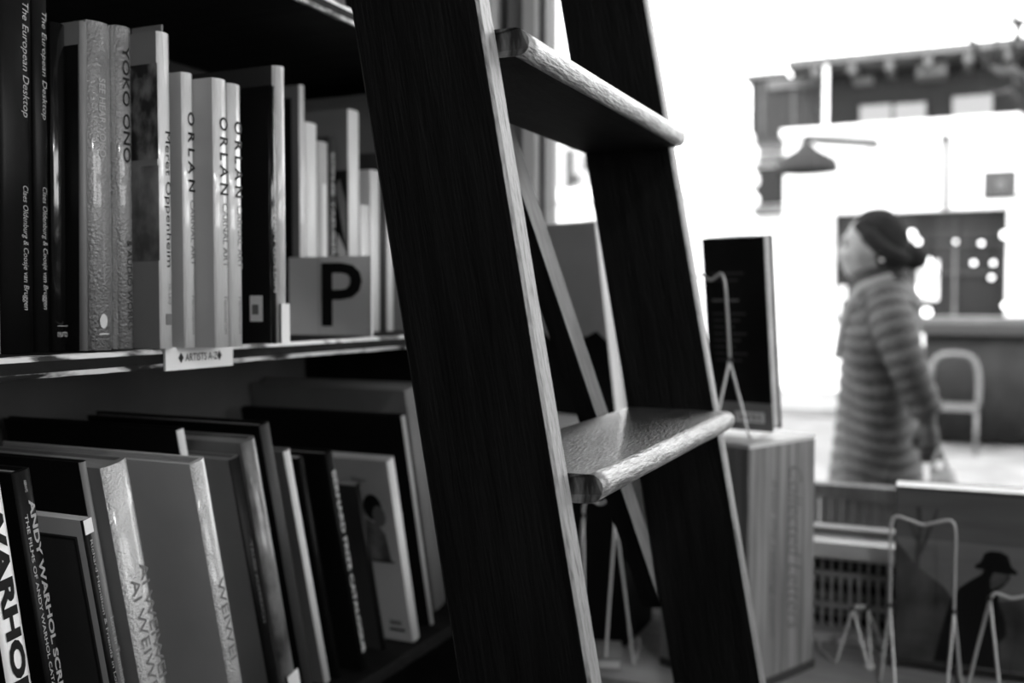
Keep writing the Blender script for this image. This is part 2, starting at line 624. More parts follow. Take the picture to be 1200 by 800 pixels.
spine_text(cv, 'SEE HEAR YOKO', t, h, .17, .41, INKL, .26, .42, 0, .01, yy=-.0003)
spine_text(cv, 'Yoko Ono Bob Gruen Jody Denberg', t, h, .52, .80, INKL, .16, .42, yy=-.0003)
mb = MB()
mb.add([(t * .38 + math.cos(a) * .0042, -.0003, .025 + math.sin(a) * .0062) for a in [k * math.pi / 8 for k in range(16)]], [tuple(range(16))])
mb.build('emblem', INKW, cv)
MB().box((t * .2, -.0005, .0135), (t * .58, -.0001, .0145)).build('rule_line', INKW, cv)
r, cv, t, h, x1 = upper('paperback_book', 'grey laminated paperback with tall black capitals between shiny neighbours', x1 + .0005, 141, 160, 33, .22, WHITEK, GREYK, lean=-.004, paper=True, round_=.004)
spine_text(cv, 'YOKO ONO', t, h, .06, .42, INK, .42, .47, 0, .01)
spine_text(cv, '& AUDIO WORKS', t, h, .66, .94, INK, .3, .55)
r, cv, t, h, x1 = upper('hardcover_book', 'pale grey book with dark photograph on its cover and black title', x1 + .0005, 189, 204.5, 40, .23, GREYC, WHITEG)
cover_print(cv, 0, rect(.0015, h * .60, .12, h * .90), PICT)
cover_print(cv, 0, rect(.0015, h * .28, .12, h * .58), PICT2)
spine_text(cv, 'Meret Oppenheim', t, h, .31, .74, INK, .5, .55, 0, .0)
spine_text(cv, 'Th. Levy', t, h, .79, .86, INKG, .3, .6)
MB().box((t * .3, -.0005, .021), (t * .75, -.0001, .031)).build('emblem', INKG, cv)
xm = x1
ybm = solve_y(194.5, xm + .001)
bmk = empty('bookmark_card', (xm + .001, ybm + .002, SZ + .0005))
tag(bmk, 'grey card sticking up behind the pale book with the dark photograph', 'card')
MB().box((0, 0, 0), (.002, .035, at(194, 30, 'y', ybm).z - SZ)).build('card', GREYC, bmk)
gO = 'three matching white volumes'
for i, (us, ue, vt, lab) in enumerate([(218, 231.5, 87, 'white hardcover with bold capitals, leftmost of the three matching volumes'),
                                       (254, 271, 94, 'white hardcover with bold capitals, middle and widest of the three matching volumes'),
                                       (271.8, 287, 100, 'white hardcover with bold capitals, right one of the three beside the black book')]):
    r, cv, t, h, x1 = upper('hardcover_book', lab, x1 + (.008 if i == 0 else .0006), us, ue, vt, .24, GREYL if i < 2 else WHITEC, WHITEG, group=gO, round_=.0035)
    spine_text(cv, 'O R L A N', t, h, .14, .43, INK, .58, .58, 0, .02)
    spine_text(cv, 'CARNAL ART', t, h, .46, .70, INKG, .36, .62, 0, .005)
    spine_text(cv, 'Flammarion', t, h, .81, .95, INKG, .26, .6)
r, cv, t, h, x1 = upper('hardcover_book', 'black hardcover with a white sticker low on its cover', at(319, 300, 'y', .625).x, 319, 326.3, 102, .25, BLACKM, BLACKG)
spine_text(cv, 'NAN GOLDIN', t, h, .50, .80, INKW, .5, .5)
st = cover_print(cv, 0, rect(.012, .022, .028, .048), WHITEC, 'sticker')
cover_print(st, 0, rect(.017, .029, .025, .039), INKG, 'sticker_print', .0008)
r, cv, t, h, x1 = upper('hardcover_book', 'tall dark book with a pale rounded spine rising behind the black one', x1 + .0006, 327, 339.5, 79, .25, DARKC, WHITEG, round_=.007)
MB().box((t * .1, -.0012, .0), (t * .9, -.0002, .040)).build('spine_label', WHITEC, cv)

SX = 1.058                      # behind the letter sign
r, cv, t, h, x1 = upper('hardcover_book', 'black fronted book with white spine, tallest just left of the letter sign', SX, 353.5, 360.3, 101, .16, GREYC, WHITEG)
cover_print(cv, 0, rect(.014, .0, .15, h * .95), BLACKM)
r, cv, t, h, x1 = upper('paperback_book', 'thick plain white paperback above the letter sign', x1 + .0005, 361, 374.3, 145, .15, WHITEC, WHITEC, paper=True)
r, cv, t, h, x1 = upper('paperback_book', 'pale grey paperback with a narrow white label on its spine', x1 + .0005, 375, 387, 167, .15, GREYL, GREYL, paper=True)
MB().box((t * .25, -.0008, h * .38), (t * .6, -.0001, h * .78)).build('spine_label', WHITEC, cv)
r, cv, t, h, x1 = upper('paperback_book', 'thin dark paperback with dense white capitals on its spine', x1 + .0005, 387.5, 395, 161, .15, DARKC, DARKC, paper=True)
spine_text(cv, 'SOPHIE TAEUBER ARP', t, h, .08, .75, INKW, .5, .45, 0, .01)
r, cv, t, h, x1 = upper('hardcover_book', 'black picture book with curved grey shapes, left of the tall white book', x1 + .0005, 407.5, 409.5, 200, .15, BLACKM)
cover_print(cv, 0, [(.002, h * .38), (.002, h * .5), (.016, h * .62), (.018, h * .5)], GREYL)
cover_print(cv, 0, [(.002, h * .52), (.002, h * .8), (.012, h * .95), (.02, h * .9)], GREYC)
r, cv, t, h, x1 = upper('hardcover_book', 'tall white book touching the ladder, standing above the letter sign', x1 + .0005, 410.3, 423.5, 130, .2, GREYC, WHITEC)
r, cv, t, h, x1 = upper('paperback_book', 'short pale paperback between the tall white book and the ladder', x1 + .0005, 424.3, 435, 241, .18, GREYL, WHITEC, paper=True)
r, cv, t, h, x1 = upper('hardcover_book', 'white book right of the letter sign, half hidden by the ladder', x1 + .0005, 436, 447, 200, .18, WHITEC, WHITEC)
r, cv, t, h, x1 = upper('hardcover_book', 'dark grey narrow book between two white ones beside the ladder', x1 + .0005, 447.5, 455, 180, .18, DARKC, DARKC)
r, cv, t, h, x1 = upper('hardcover_book', 'last white book of the upper shelf, just left of the ladder rail', x1 + .0005, 455.5, 463, 190, .18, WHITEC, WHITEC)
h2 = at(400, 96, 'y', .8).z - SZ
book('hardcover_book', 'large grey hardcover standing at the back, tallest behind the small white books', x1 + .002, .70, SZ + .0005, .03, .347, .25, GREYC)

# letter sign
p0, p1 = at(435, 404, 'x', 1.05), at(340, 400, 'x', 1.05)
sg = empty('letter_sign', (1.05, p0.y, SZ))
tag(sg, 'grey card shelf divider with a big black letter P', 'sign')
sw, shh = p1.y - p0.y, at(435, 299, 'x', 1.05).z - SZ - .0005
MB().prism([(0, .0005), (sw, .0005), (sw, shh), (0, shh)], -.0015, .0015, 'x').build('board', CARD, sg)
MB().box((-.0022, -.0016, .0005), (.0022, .0, shh)).build('board_edge', CARDW, sg)
MB().box((-.0018, sw * .62, .0005), (-.0015, sw * .625, shh)).build('fold_line', INKL, sg)
lettering('P', sg, (-.0021, sw * .585, shh * .12), (0, -1, 0), (0, 0, 1), sw * .49, shh * .80, INK, 0, .012)

# shelf edge label
xa, xb = at(191, 425, 'y', BY0).x, at(270, 420, 'y', BY0).x
sl = empty('shelf_label', (xa, BY0 - .002, TOPS[3] - .020))
tag(sl, 'white strip label ARTISTS A-Z on the upper shelf edge', 'label')
lw = xb - xa
MB().box((0, -.0012, 0), (lw, .0012, .021)).build('card', CARDW, sl)
lettering('ARTISTS A-Z', sl, (lw * .27, -.0015, .0075), (1, 0, 0), (0, 0, 1), lw * .48, .0072, INK, 0, .01)
for fx in (.21, .78):
    mb = MB().add([(lw * fx, -.0015, .006), (lw * fx + .0035, -.0015, .011), (lw * fx, -.0015, .016), (lw * fx - .0035, -.0015, .011)], [(0, 1, 2, 3)])
    mb.build('lettering', INK, sl)

# books on the shelf above
xx0 = .80
for i, (t, h, d, m, lab) in enumerate([(.03, .26, .22, WHITEC, 'white book whose foot shows on the topmost visible shelf'),
                                       (.02, .25, .22, DARKC, 'dark book on the topmost visible shelf beside the white one'),
                                       (.035, .27, .22, GREYL, 'light grey book on the topmost visible shelf'),
                                       (.025, .27, .22, WHITEC, 'white book nearest the ladder on the topmost visible shelf'),
                                       (.03, .24, .22, GREYC, 'mid grey book behind the ladder rail on the topmost visible shelf')]):
    book('hardcover_book', lab, xx0 + .07, .67, TOPS[4] + .0005, t, h, d, m)
    xx0 += t + .0005

# lower shelf: leaning books
LZ = .8935


def lower(name, label, y, tl, bl, tr, d, cover, spine=None, lean_set=None, **k):
    """tl, bl: two image points of the spine's left edge; tr: top of its right edge (u)"""
    a, c = at(*tl, 'y', y), at(*bl, 'y', y)
    lean = math.atan((c.x - a.x) / (a.z - c.z)) if lean_set is None else lean_set
    e = at(tr, tl[1], 'y', y)
    t = (e.x - a.x) * math.cos(lean)
    h = (a.z - LZ) / math.cos(lean)
    x = a.x + h * math.sin(lean)
    r, cv = book(name, label, x, y, LZ + .0005, t, h, d, cover, spine, lean=lean, **k)
    return r, cv, t, h


r, cv, t, h = lower('hardcover_book', 'white book with huge black capitals at the left end of the lower shelf', 0.635, (-27, 572), (8, 790), 3, .22, BLACKM, WHITEC, lean_set=0.15)
spine_text(cv, 'WARHOL', t, h, .02, .52, INK, .62, .5, 0, .05)
spine_text(cv, 'DAVID BOURDON', t, h, .58, .95, INKG, .34, .6, 0, .01)
r, cv, t, h = lower('hardcover_book', 'black book with two lines of white capitals on its spine', 0.64, (16, 556), (47, 790), 38, .24, BLACKM, BLACKC, pages=PAPERG, lean_set=0.16)
spine_text(cv, 'ANDY WARHOL SCREEN TESTS', t, h, .07, .74, INKL, .30, .67, 0, .03)
spine_text(cv, 'THE FILMS OF ANDY WARHOL CATALOGUE RAISONNE', t, h, .10, .74, INKL, .17, .28, 0, .02)
spine_text(cv, 'ABRAMS', t, h, .022, .05, INKL, .14, .5)
r, cv, t, h = lower('hardcover_book', 'small book with pale bordered dark cover in front of the black ones', 0.62, (97, 611), (131, 790), 107, .16, GREYL, BLACKC, paper=True, lean_set=0.19)
cover_print(cv, 0, rect(.009, .0, .15, h - .014), DARKC)
cover_print(cv, 0, [(.011, 0), (.0125, 0), (.0125, h - .017), (.15, h - .017), (.15, h - .0155), (.011, h - .0155)], INK, 'frame_line', .0008)
MB().box((0, -.0006, h - .012), (t, -.0001, h)).build('spine_band', WHITEC, cv)
spine_text(cv, 'Richard Hamilton & Friends in Los Angeles', t, h, .06, .60, INKL, .4, .5)
r, cv, t, h = lower('hardcover_book', 'tall black covered book with narrow grey spine and pale lettering', 0.655, (95, 543), (141, 790), 103, .25, BLACKM, GREYC, pages=PAPERG, lean_set=0.19)
spine_text(cv, 'Lost in Translation Warhol Years', t, h, .42, .80, INKL, .6, .5)
r, cv, t, h = lower('hardcover_book', 'shiny white book with the same name printed twice on its spine', 0.639, (122, 550), (167, 790), 154, .24, GREYC, WHITEK, pages=PAPERG, round_=.005, lean_set=0.205)
spine_text(cv, 'AI WEIWEI', t, h, .285, .62, INKG, .3, .76, 0, .0)
spine_text(cv, 'AI WEIWEI', t, h, .315, .66, INKG, .3, .36, 0, .0)
r, cv, t, h = lower('hardcover_book', 'wide grey covered book with crinkled white spine, largest on the lower shelf', 0.62, (225, 545), (273, 790), 243, .26, GREYL, WHITEK, pages=PAPERG, lean_set=0.22)
spine_text(cv, 'WEIWEI', t, h, .36, .62, INKG, .42, .5, 0, .0)
r, cv, t, h = lower('hardcover_book', 'tall black book with pale spine top showing above the white ones', 0.71, (209, 505), (262, 790), 218, .25, BLACKM, WHITEG, lean_set=0.22)
r, cv, t, h = lower('hardcover_book', 'grey covered book with black spine right of the wide grey one', 0.661, (270, 540), (318, 790), 283, .24, GREYC, BLACKC, pages=PAPERG, lean_set=0.235)
spine_text(cv, 'TAUBE AUERBACH', t, h, .30, .6, INKG, .25, .5)
r, cv, t, h = lower('hardcover_book', 'grey book with soft photographic spine and a white label at its foot', 0.654, (287, 520), (328, 790), 304, .25, GREYC, PICT2, pages=PAPERG, round_=.006, lean_set=0.235)
MB().box((t * .1, -.001, .0), (t * .95, -.0002, .055)).build('spine_label', WHITEC, cv)
r, cv, t, h = lower('hardcover_book', 'tall dark book behind the photographic spine, its top just showing', 0.672, (306, 500), (350, 760), 318, .25, BLACKM, DARKC, pages=PAPERG, lean_set=0.24)
r, cv, t, h = lower('hardcover_book', 'narrow black book with a long line of white lettering', 0.69, (311, 543), (358, 790), 321, .2, BLACKM, BLACKC, pages=PAPERG, lean_set=0.25)
spine_text(cv, 'EDWARD BURTYNSKY  OIL  QUARRIES  WATER', t, h, .12, .85, INKW, .38, .5, 0, .01)
r, cv, t, h = lower('hardcover_book', 'thin grey book with plain white spine between two black books', 0.685, (334, 530), (374, 737), 342, .22, GREYC, WHITEC, pages=PAPERG, lean_set=0.255)
r, cv, t, h = lower('paperback_book', 'thin black paperback beside the plain white spine', 0.683, (351, 538), (392, 740), 357, .2, BLACKM, BLACKC, pages=PAPERG, paper=True, lean_set=0.255)
r, cv, t, h = lower('hardcover_book', 'black hardcover with speckled white title at the middle of the lower shelf', 0.668, (383, 533), (420, 745), 392, .24, BLACKM, BLACKC, pages=PAPERG, lean_set=0.26)
spine_text(cv, 'BERNARD FRIZE CATALOGUE', t, h, .08, .92, INKW, .5, .5, 0, .02)
r, cv, t, h = lower('paperback_book', 'low dark grey paperback in front of the white picture book', 0.685, (418, 570), (452, 745), 424, .13, DARKC, BLACKC, pages=PAPERG, paper=True, lean_set=0.26)
r, cv, t, h = lower('paperback_book', 'white paperback with a portrait on its cover near the ladder rail', 0.662, (455, 541), (482, 752), 464, .2, GREYL, WHITEC, paper=True, lean_set=0.25)
hd = .030
cover_print(cv, 0, [(.034 + math.cos(a) * .014, h * .745 + math.sin(a) * .019) for a in [k * math.pi / 8 for k in range(16)]], INK, 'portrait_print')
cover_print(cv, 0, [(.026 + math.cos(a) * .010, h * .70 + math.sin(a) * .015) for a in [k * math.pi / 8 for k in range(16)]], GREYC, 'portrait_print', .0006)
cover_print(cv, 0, [(.016, h * .45), (.062, h * .45), (.062, h * .62), (.046, h * .68), (.030, h * .655), (.020, h * .60)], PICT2, 'portrait_print', .0008)
cover_print(cv, 0, rect(.012, h * .445, .062, h * .455), INK, 'portrait_print', .001)
lettering('Klee', cv, (-.0006, hd + .03, h * .88), (0, -1, 0), (0, 0, 1), .022, .007, INKG)
cover_print(cv, 0, rect(.012, h * .055, .036, h * .07), INK, 'lettering')
cover_print(cv, 0, rect(.016, h * .09, .034, h * .115), INKG, 'lettering')
r, cv, t, h = lower('hardcover_book', 'large black book with a thin bright edge beside the ladder rail', 0.675, (472, 488), (508, 735), 476, .27, BLACKM, GREYL, pages=PAPERG, lean_set=0.25)
r, cv, t, h = lower('hardcover_book', 'tall grey book at the end of the lower shelf behind the ladder', 0.7, (476, 458), (512, 735), 492, .27, GREYC, GREYC, pages=PAPERG, lean_set=0.25)

# ------------------------------------------------------------------ window display
PZ = .80
plat = empty('display_platform', (1.45, -.3, 0))
tag(plat, 'low wooden window display platform with pale front strip', 'platform')
PINV = Matrix.Translation(-plat.location)


def ppart(mb, name, m):
    o = mb.build(name, m, plat)
    o.matrix_parent_inverse = PINV
    return o


ppart(MB().box((1.375, -1.7, PZ - .03), (1.70, .99, PZ)), 'top_board', DISPW)
ppart(MB().box((1.40, -1.7, 0), (1.42, .99, PZ - .03)), 'front_panel', WALLI)
ppart(MB().box((1.668, -1.7, PZ), (1.688, .99, PZ + .010)), 'back_strip', PALE)
# heating grille under the sill, balusters one by one
gr = empty('heating_grille', (1.695, -.6, PZ))
tag(gr, 'dark patterned metal grille below the white window sill', 'grille')
GI = Matrix.Translation(-gr.location)
o = MB().box((1.712, -1.7, PZ), (1.722, .98, SILL - .03)).build('backing', BLACKM, gr)
o.matrix_parent_inverse = GI
gm = mat('grille_metal', .34, .4, .5, v2=.42, scale=20)
for z0, z1 in ((PZ, PZ + .016), (PZ + .048, PZ + .056), (PZ + .10, PZ + .108)):
    o = MB().box((1.697, -1.7, z0), (1.712, .98, z1)).build('rail', gm, gr)
    o.matrix_parent_inverse = GI
prof = [(0, .002), (.010, .0022), (.018, .006), (.026, .0025), (.036, .006), (.048, .0022), (.052, .004), (.066, .0065), (.08, .003), (.092, .006),
        (.104, .0022), (.116, .005), (.128, .002)]
mb = MB()
mb.loft([[(math.cos(q) * r_, math.sin(q) * r_, z_) for q in [k * math.pi / 3 for k in range(6)]] for z_, r_ in prof])
spin = mb.build('baluster', gm, gr)
spin.matrix_parent_inverse = GI
spin.location = (1.703, -.35, PZ + .002)
y = -.335
while y < .45:
    c = spin.copy()
    COL.objects.link(c)
    c.location = (1.703, y, PZ + .002)
    y += .0145


def standing_book(name, label, p, rotz, tilt, w_, h, t, back, flip=False, pages=PAPER):
    """display book: the cover we see faces local -y; tilt tips the top towards the viewer (-y)"""
    root = empty(name, p, (0, 0, rotz))
    tag(root, label, 'book')
    tl = Matrix.Rotation(tilt, 4, 'X')
    c = .003
    sx = w_ - c if flip else 0
    mb = MB().box((0, 0, 0), (w_, c, h)).box((0, t - c, 0), (w_, t, h)).box((sx, c, 0), (sx + c, t - c, h))
    cv = mb.build('cover', back, root)
    cv.matrix_local = tl
    pb = MB().box((.001 if flip else c, c, .004), (w_ - (c if flip else .003), t - c, h - .0008)).build('page_block', pages, root)
    pb.matrix_local = tl
    return root, cv


def print_poly(cv, pts, m, name, off=.0004):
    mb = MB().add([(a, -off, b_) for a, b_ in pts], [tuple(range(len(pts)))])
    return mb.build(name, m, cv)


# wooden box standing on end
pA = at(876, 814, 'z', PZ)
pB = at(953, 781, 'z', PZ)
d = (pB - pA).normalized()
wb = empty('wooden_box', pA, (0, 0, math.atan2(d.y, d.x)))
tag(wb, 'upright pale wooden box with faint script lettering, carrying the dark book', 'box')
bw = (pB - pA).length
bh = at(956, 514, 'x', pB.x).z - PZ
mb = MB()
c = .003
mb.prism([(c, 0), (bw - c, 0), (bw, c), (bw, .16), (0, .16), (0, c)], .001, bh, 'z')
MBt = mb.build('body', PINE, wb)
MB().box((.001, .001, bh), (bw - .001, .16, bh + .006)).build('lid', PALE, wb)
MB().box((-.001, -.002, .0), (bw + .001, .16, .012)).build('plinth', DARKC, wb)
lettering('Collected Letters', wb, (bw * .58, -.0006, bh * .90), (0, 0, -1), (1, 0, 0), bh * .70, bw * .20, PINEI, .5, -.008)
lettering('from the reading room', wb, (bw * .30, -.0006, bh * .86), (0, 0, -1), (1, 0, 0), bh * .66, bw * .10, PINEI, .5, -.004)
# pale ledge the easel stands on
bt = PZ + bh + .006
pq = wb.matrix_basis @ Vector((bw * .5, .07, bh + .006))
LEDX = pq.x


def easel(label, p, rotz, w_, h, zj, spread=.055, r=.0021, tilt=0., splay=.03):
    """folding wire book easel; local -y is the viewer's side; the loop follows the book's tilt"""
    root = empty('wire_easel', p, (0, 0, rotz))
    tag(root, label, 'easel', 'folding wire book easels')

    def Y(z):
        return -z * math.tan(tilt)
    yj = Y(zj)
    tl = smoothpath([(-w_ / 2, yj, zj), (-w_ / 2, Y((h + zj) / 2), (h + zj) / 2), (-w_ / 2, Y(h), h * .93), (-w_ / 2 + .006, Y(h), h),
                     (-w_ * .2, Y(h), h * .985), (0, Y(h), h * .965), (w_ * .2, Y(h), h * .985), (w_ / 2 - .006, Y(h), h),
                     (w_ / 2, Y(h), h * .93), (w_ / 2, Y((h + zj) / 2), (h + zj) / 2), (w_ / 2, yj, zj)], 5)
    MB().tube(tl, r).build('back_loop', WIRE, root)
    for s in (-1, 1):
        x = s * w_ / 2
        MB().tube(smoothpath([(x, yj - .002, zj), (x - s * .006, yj - spread * .6, zj * .4), (x - s * .010, yj - spread, r), (x - s * .016, yj - spread - .001, r),
                              (x - s * .020, yj - spread + .004, r)], 4), r).build('front_leg', WIRE, root)
        MB().tube(smoothpath([(x, yj - .001, zj), (x + s * splay * .55, yj * .5 - .004, zj * .45), (x + s * splay, -.008, r), (x + s * splay, .03, r),
                              (x + s * splay, spread + .012, r), (x + s * splay, spread + .016, .006), (x + s * splay, spread + .016, .02)], 4), r).build('rear_leg', WIRE, root)
        MB().ball((x, yj, zj), (.0042, .0042, .006), 10, 6).build('joint', RUBBER, root)
    MB().tube([(-w_ / 2 + .018, yj - spread + .004, r), (0, yj - spread + .010, r), (w_ / 2 - .018, yj - spread + .004, r)], r).build('cross_wire', WIRE, root)
    return root


# dark book on easel on the box
q0 = at(860, 504, 'z', bt + .012)
RZ1 = math.radians(-106)
q0 = at(835, 500, 'x', LEDX - .005)
q0.z = bt + .010
k1 = (q0 - CAM).dot(FW)
w1 = 66 * k1 / FPX
h1 = 218 * k1 / FPX
r, cv = standing_book('display_book', 'black book seen from behind with barcode, on the wooden box', q0, RZ1, .13, w1 * 1.15, h1 * 1.01, .030, BLACKC)
W1 = w1 * 1.15
print_poly(cv, rect(.0, .0, W1, h1 * .15), GREYC, 'cover_print')
pb_ = print_poly(cv, rect(W1 * .40, h1 * .045, W1 * .88, h1 * .10), WHITEC, 'barcode_panel', .0008)
for i in range(12):
    print_poly(pb_, rect(W1 * (.45 + i * .032), h1 * .055, W1 * (.45 + i * .032 + .006 * (1 + i % 3)), h1 * .09), INK, 'barcode_line', .0012)
for i in range(14):
    if i in (2, 3, 5):
        continue
    print_poly(cv, rect(W1 * .12, h1 * (.82 - i * .035), W1 * (.66 - .1 * ((i * 7) % 3)), h1 * (.832 - i * .035)), INKG if i == 4 else DARKC, 'text_line')
dx1, dy1 = Vector((math.cos(RZ1), math.sin(RZ1), 0)), Vector((-math.sin(RZ1), math.cos(RZ1), 0))
ez = q0 + dx1 * (W1 * .40 - .024) - dy1 * .006
ez.z = bt + .0005
easel('wire easel holding the black book on top of the wooden box', ez, RZ1, .048, h1 * .85, h1 * .40, .034, tilt=.13)

# grey book on a dark riser behind the ladder
RZT = 1.170
rs = empty('display_riser', (1.56, .58, PZ))
tag(rs, 'dark display riser with pale top edge behind the ladder', 'riser')
MB().box((-.05, -.10, .0005), (.10, .20, RZT - PZ - .014)).build('body', BLACKM, rs)
MB().box((-.16, -.13, RZT - PZ - .014), (.13, .205, RZT - PZ)).build('top_board', PALE, rs)
q2 = at(722, 482, 'x', 1.46)
RZ2 = math.radians(-112)
dirx = Vector((math.cos(RZ2), math.sin(RZ2), 0))
W2, H2 = .20, .305
pz2 = q2 - dirx * W2
r, cv = standing_book('display_book', 'large grey book with dark hills on its cover behind the ladder', (pz2.x, pz2.y, RZT + .001), RZ2, .17, W2, H2, .032, GREYL, pages=WHITEC)
hill = [(0, 0), (W2, 0), (W2, H2 * .40)] + [(W2 * (1 - k / 10), H2 * (.40 + .05 * math.sin(k * 1.1) + .02 * math.sin(k * 2.7))) for k in range(11)]
print_poly(cv, hill, BLACKC, 'cover_print')
MB().box((1.58, .47, RZT + .0005), (1.63, .56, RZT + .03)).build('paper_box', PALE)
tag(bpy.data.objects['paper_box'], 'small pale box beside the grey book on the riser', 'box')
easel('tall wire easel standing on the platform behind the lower ladder tread', (1.44, at(702, 700, 'x', 1.44).y, PZ + .0005), math.radians(-80), .05, .25, .22, .04)
lb = empty('flat_book', (1.43, at(690, 762, 'x', 1.43).y, PZ + .0005), (0, 0, .3))
tag(lb, 'pale flat book lying on the platform below the ladder tread', 'book')
MB().box((-.04, -.05, 0), (.04, .05, .003)).box((-.04, -.05, .015), (.04, .05, .018)).box((-.04, .047, .003), (.04, .05, .015)).build('cover', GREYC, lb)
MB().box((-.038, -.048, .003), (.038, .047, .015)).build('page_block', PAPER, lb)

# book with painted man, back cover to the shop
q3 = at(1047, 774, 'z', PZ + .012)
RZ3 = math.radians(-88)
k3 = (q3 - CAM).dot(FW)
H3 = 208 * k3 / FPX
W3 = .30
r, cv = standing_book('display_book', 'wide picture book showing a man in a dark hat among hills', q3, RZ3, .05, W3, H3, .045, DARKC, flip=True, pages=WHITEC)
S = k3 / FPX            # metres per pixel at the book


def px(u, v):
    return ((u - 1052) * S, H3 - (v - 578) * S * 1.01)


SKYP = mat('print_sky', .10, .35, .4, v2=.14, scale=6, stretch=(1, 1, 9))
SKYL = mat('print_sky_light', .15, .35, .4, v2=.19, scale=5, stretch=(1, 1, 9))
HILLP = mat('print_hill', .025, .35, .4, v2=.11, scale=16)
MANP = mat('print_black', .005, .35, .4)
print_poly(cv, [px(1053, 580), px(1260, 584), px(1260, 640), px(1053, 636)], SKYP, 'cover_print', .0004)
print_poly(cv, [px(1053, 636), px(1260, 640), px(1260, 782), px(1053, 779)], SKYL, 'cover_print', .0004)
print_poly(cv, [px(1053, 640), px(1075, 668), px(1088, 678), px(1105, 690), px(1120, 712), px(1165, 700), px(1200, 692), px(1260, 684), px(1260, 779), px(1053, 779)], HILLP, 'cover_print', .0008)
for q in ([(1072, 672), (1077, 625), (1074, 600), (1079, 600), (1081, 625), (1078, 674)], [(1078, 650), (1090, 618), (1096, 600), (1098, 602), (1092, 622), (1080, 656)],
          [(1074, 640), (1064, 612), (1066, 611), (1077, 636)]):
    print_poly(cv, [px(*p) for p in q], HILLP, 'tree_print', .001)
man = [(1095, 778), (1103, 740), (1110, 712), (1120, 690), (1134, 678), (1143, 672), (1146, 666), (1137, 665), (1136, 662), (1142, 658), (1146, 647), (1152, 644), (1162, 644), (1170, 648),
       (1173, 660), (1180, 666), (1178, 669), (1172, 668), (1172, 674), (1166, 683), (1160, 688), (1162, 705), (1168, 722), (1170, 738), (1162, 748), (1164, 778)]
print_poly(cv, [px(*p) for p in man], MANP, 'figure_print', .0012)
fp = print_poly(cv, [px(*p) for p in [(1156, 668), (1171, 669), (1168, 678), (1160, 684), (1153, 688), (1152, 676)]], HILLP, 'figure_print', .0016)
e1 = at(1080, 790, 'z', PZ)
easel('wire easel in front of the picture book with the man', (q3.x - .055, at(1080, 712, 'x', q3.x - .055).y, PZ + .0005), RZ3, 66 * S, at(1080, 606, 'x', q3.x - .055).z - PZ, at(1080, 713, 'x', q3.x - .055).z - PZ, .045, tilt=.05, splay=.012)
easel('wire easel at the right edge before the man in the hat', (q3.x - .05, at(1186, 700, 'x', q3.x - .05).y, PZ + .0005), RZ3 + .1, 44 * S, at(1178, 696, 'x', q3.x - .05).z - PZ, at(1178, 704, 'x', q3.x - .05).z - PZ, .045)
easel('small wire easel between the wooden box and the picture book', (1.60, at(1008, 700, 'x', 1.60).y, PZ + .0005), math.radians(-60), .024, .085, .08, .035)

# ------------------------------------------------------------------ street
ASPH = mat('asphalt', .12, .8, .2, v2=.2, scale=3)
PAVE = mat('concrete_paving', .15, .8, .2, v2=.24, scale=2.5)
mb = MB().box((WX + .1, -14, -.06), (5.2, 18, 0)).box((-14, -14, -.06), (WX + .1, -1.86, 0))
struct(mb.build('pavement', PAVE))
struct(MB().box((5.2, -14, -.2), (13.2, 18, -.12)).build('road', ASPH))
struct(MB().box((13.2, -14, -.2), (30, 18, 0)).build('far_pavement', PAVE))
struct(MB().box((5.2, -14, -.2), (5.35, 18, .0)).build('kerb', PALE))

# slatted bench right outside the window
bn = empty('slatted_bench', (2.25, .3, 0))
tag(bn, 'grey slatted outdoor bench just beyond the window sill', 'bench')
bm_ = mat('weathered_bench', .028, .7, .3, v2=.06, scale=12, stretch=(4, 4, .6))
sb = at(1000, 568, 'x', 2.3)
for z0, z1, x0, x1 in ((sb.z - .03, sb.z, .03, .07), (.47, .50, .03, .07)):
    MB().box((x0, -.75, z0), (x1, .75, z1)).build('back_rail', bm_, bn)
for z0 in (.42,):
    for k in range(5):
        MB().box((.0 - .09 * k - .08, -.75, z0), (-.09 * k, .75, z0 + .025)).build('seat_slat', bm_, bn)
for y in (-.7, .65):
    for x in (-.4, .03):
        MB().box((x, y, 0), (x + .05, y + .05, .42 if x < 0 else sb.z)).build('leg', bm_, bn)
sl0 = MB().box((.04, -.0105, .50), (.055, .0105, sb.z - .03)).build('back_slat', bm_, bn)
sl0.location.y = -.62
y = -.5955
while y < .62:
    c = sl0.copy()
    COL.objects.link(c)
    c.location.y = y
    y += .0245

# ------------------------------------------------------------------ passer-by
PX = .00286
pp = at(1035, 355, 'x', 3.55)
per = empty('person', (pp.x, pp.y, 0), (0, 0, math.pi / 2))
tag(per, 'person in a quilted striped coat with hair in a low bun walking past outside', 'person')
SKIN = mat('skin', .10, .5, .3, v2=.13, scale=8)
HAIR = mat('dark_hair', .003, .8, .08, v2=.010, scale=30, stretch=(1, 1, 5))
COATM = mat('quilted_coat', .05, .5, .4, v2=.09, scale=9)
TROU = mat('dark_trousers', .012, .8, .2)
GLOVE = mat('black_glove', .01, .6, .3)
SCARF = mat('dark_scarf', .006, .8, .2, v2=.015, scale=30)


def ell(c, r, ry=None, seg=14, rg=10):
    return c, r


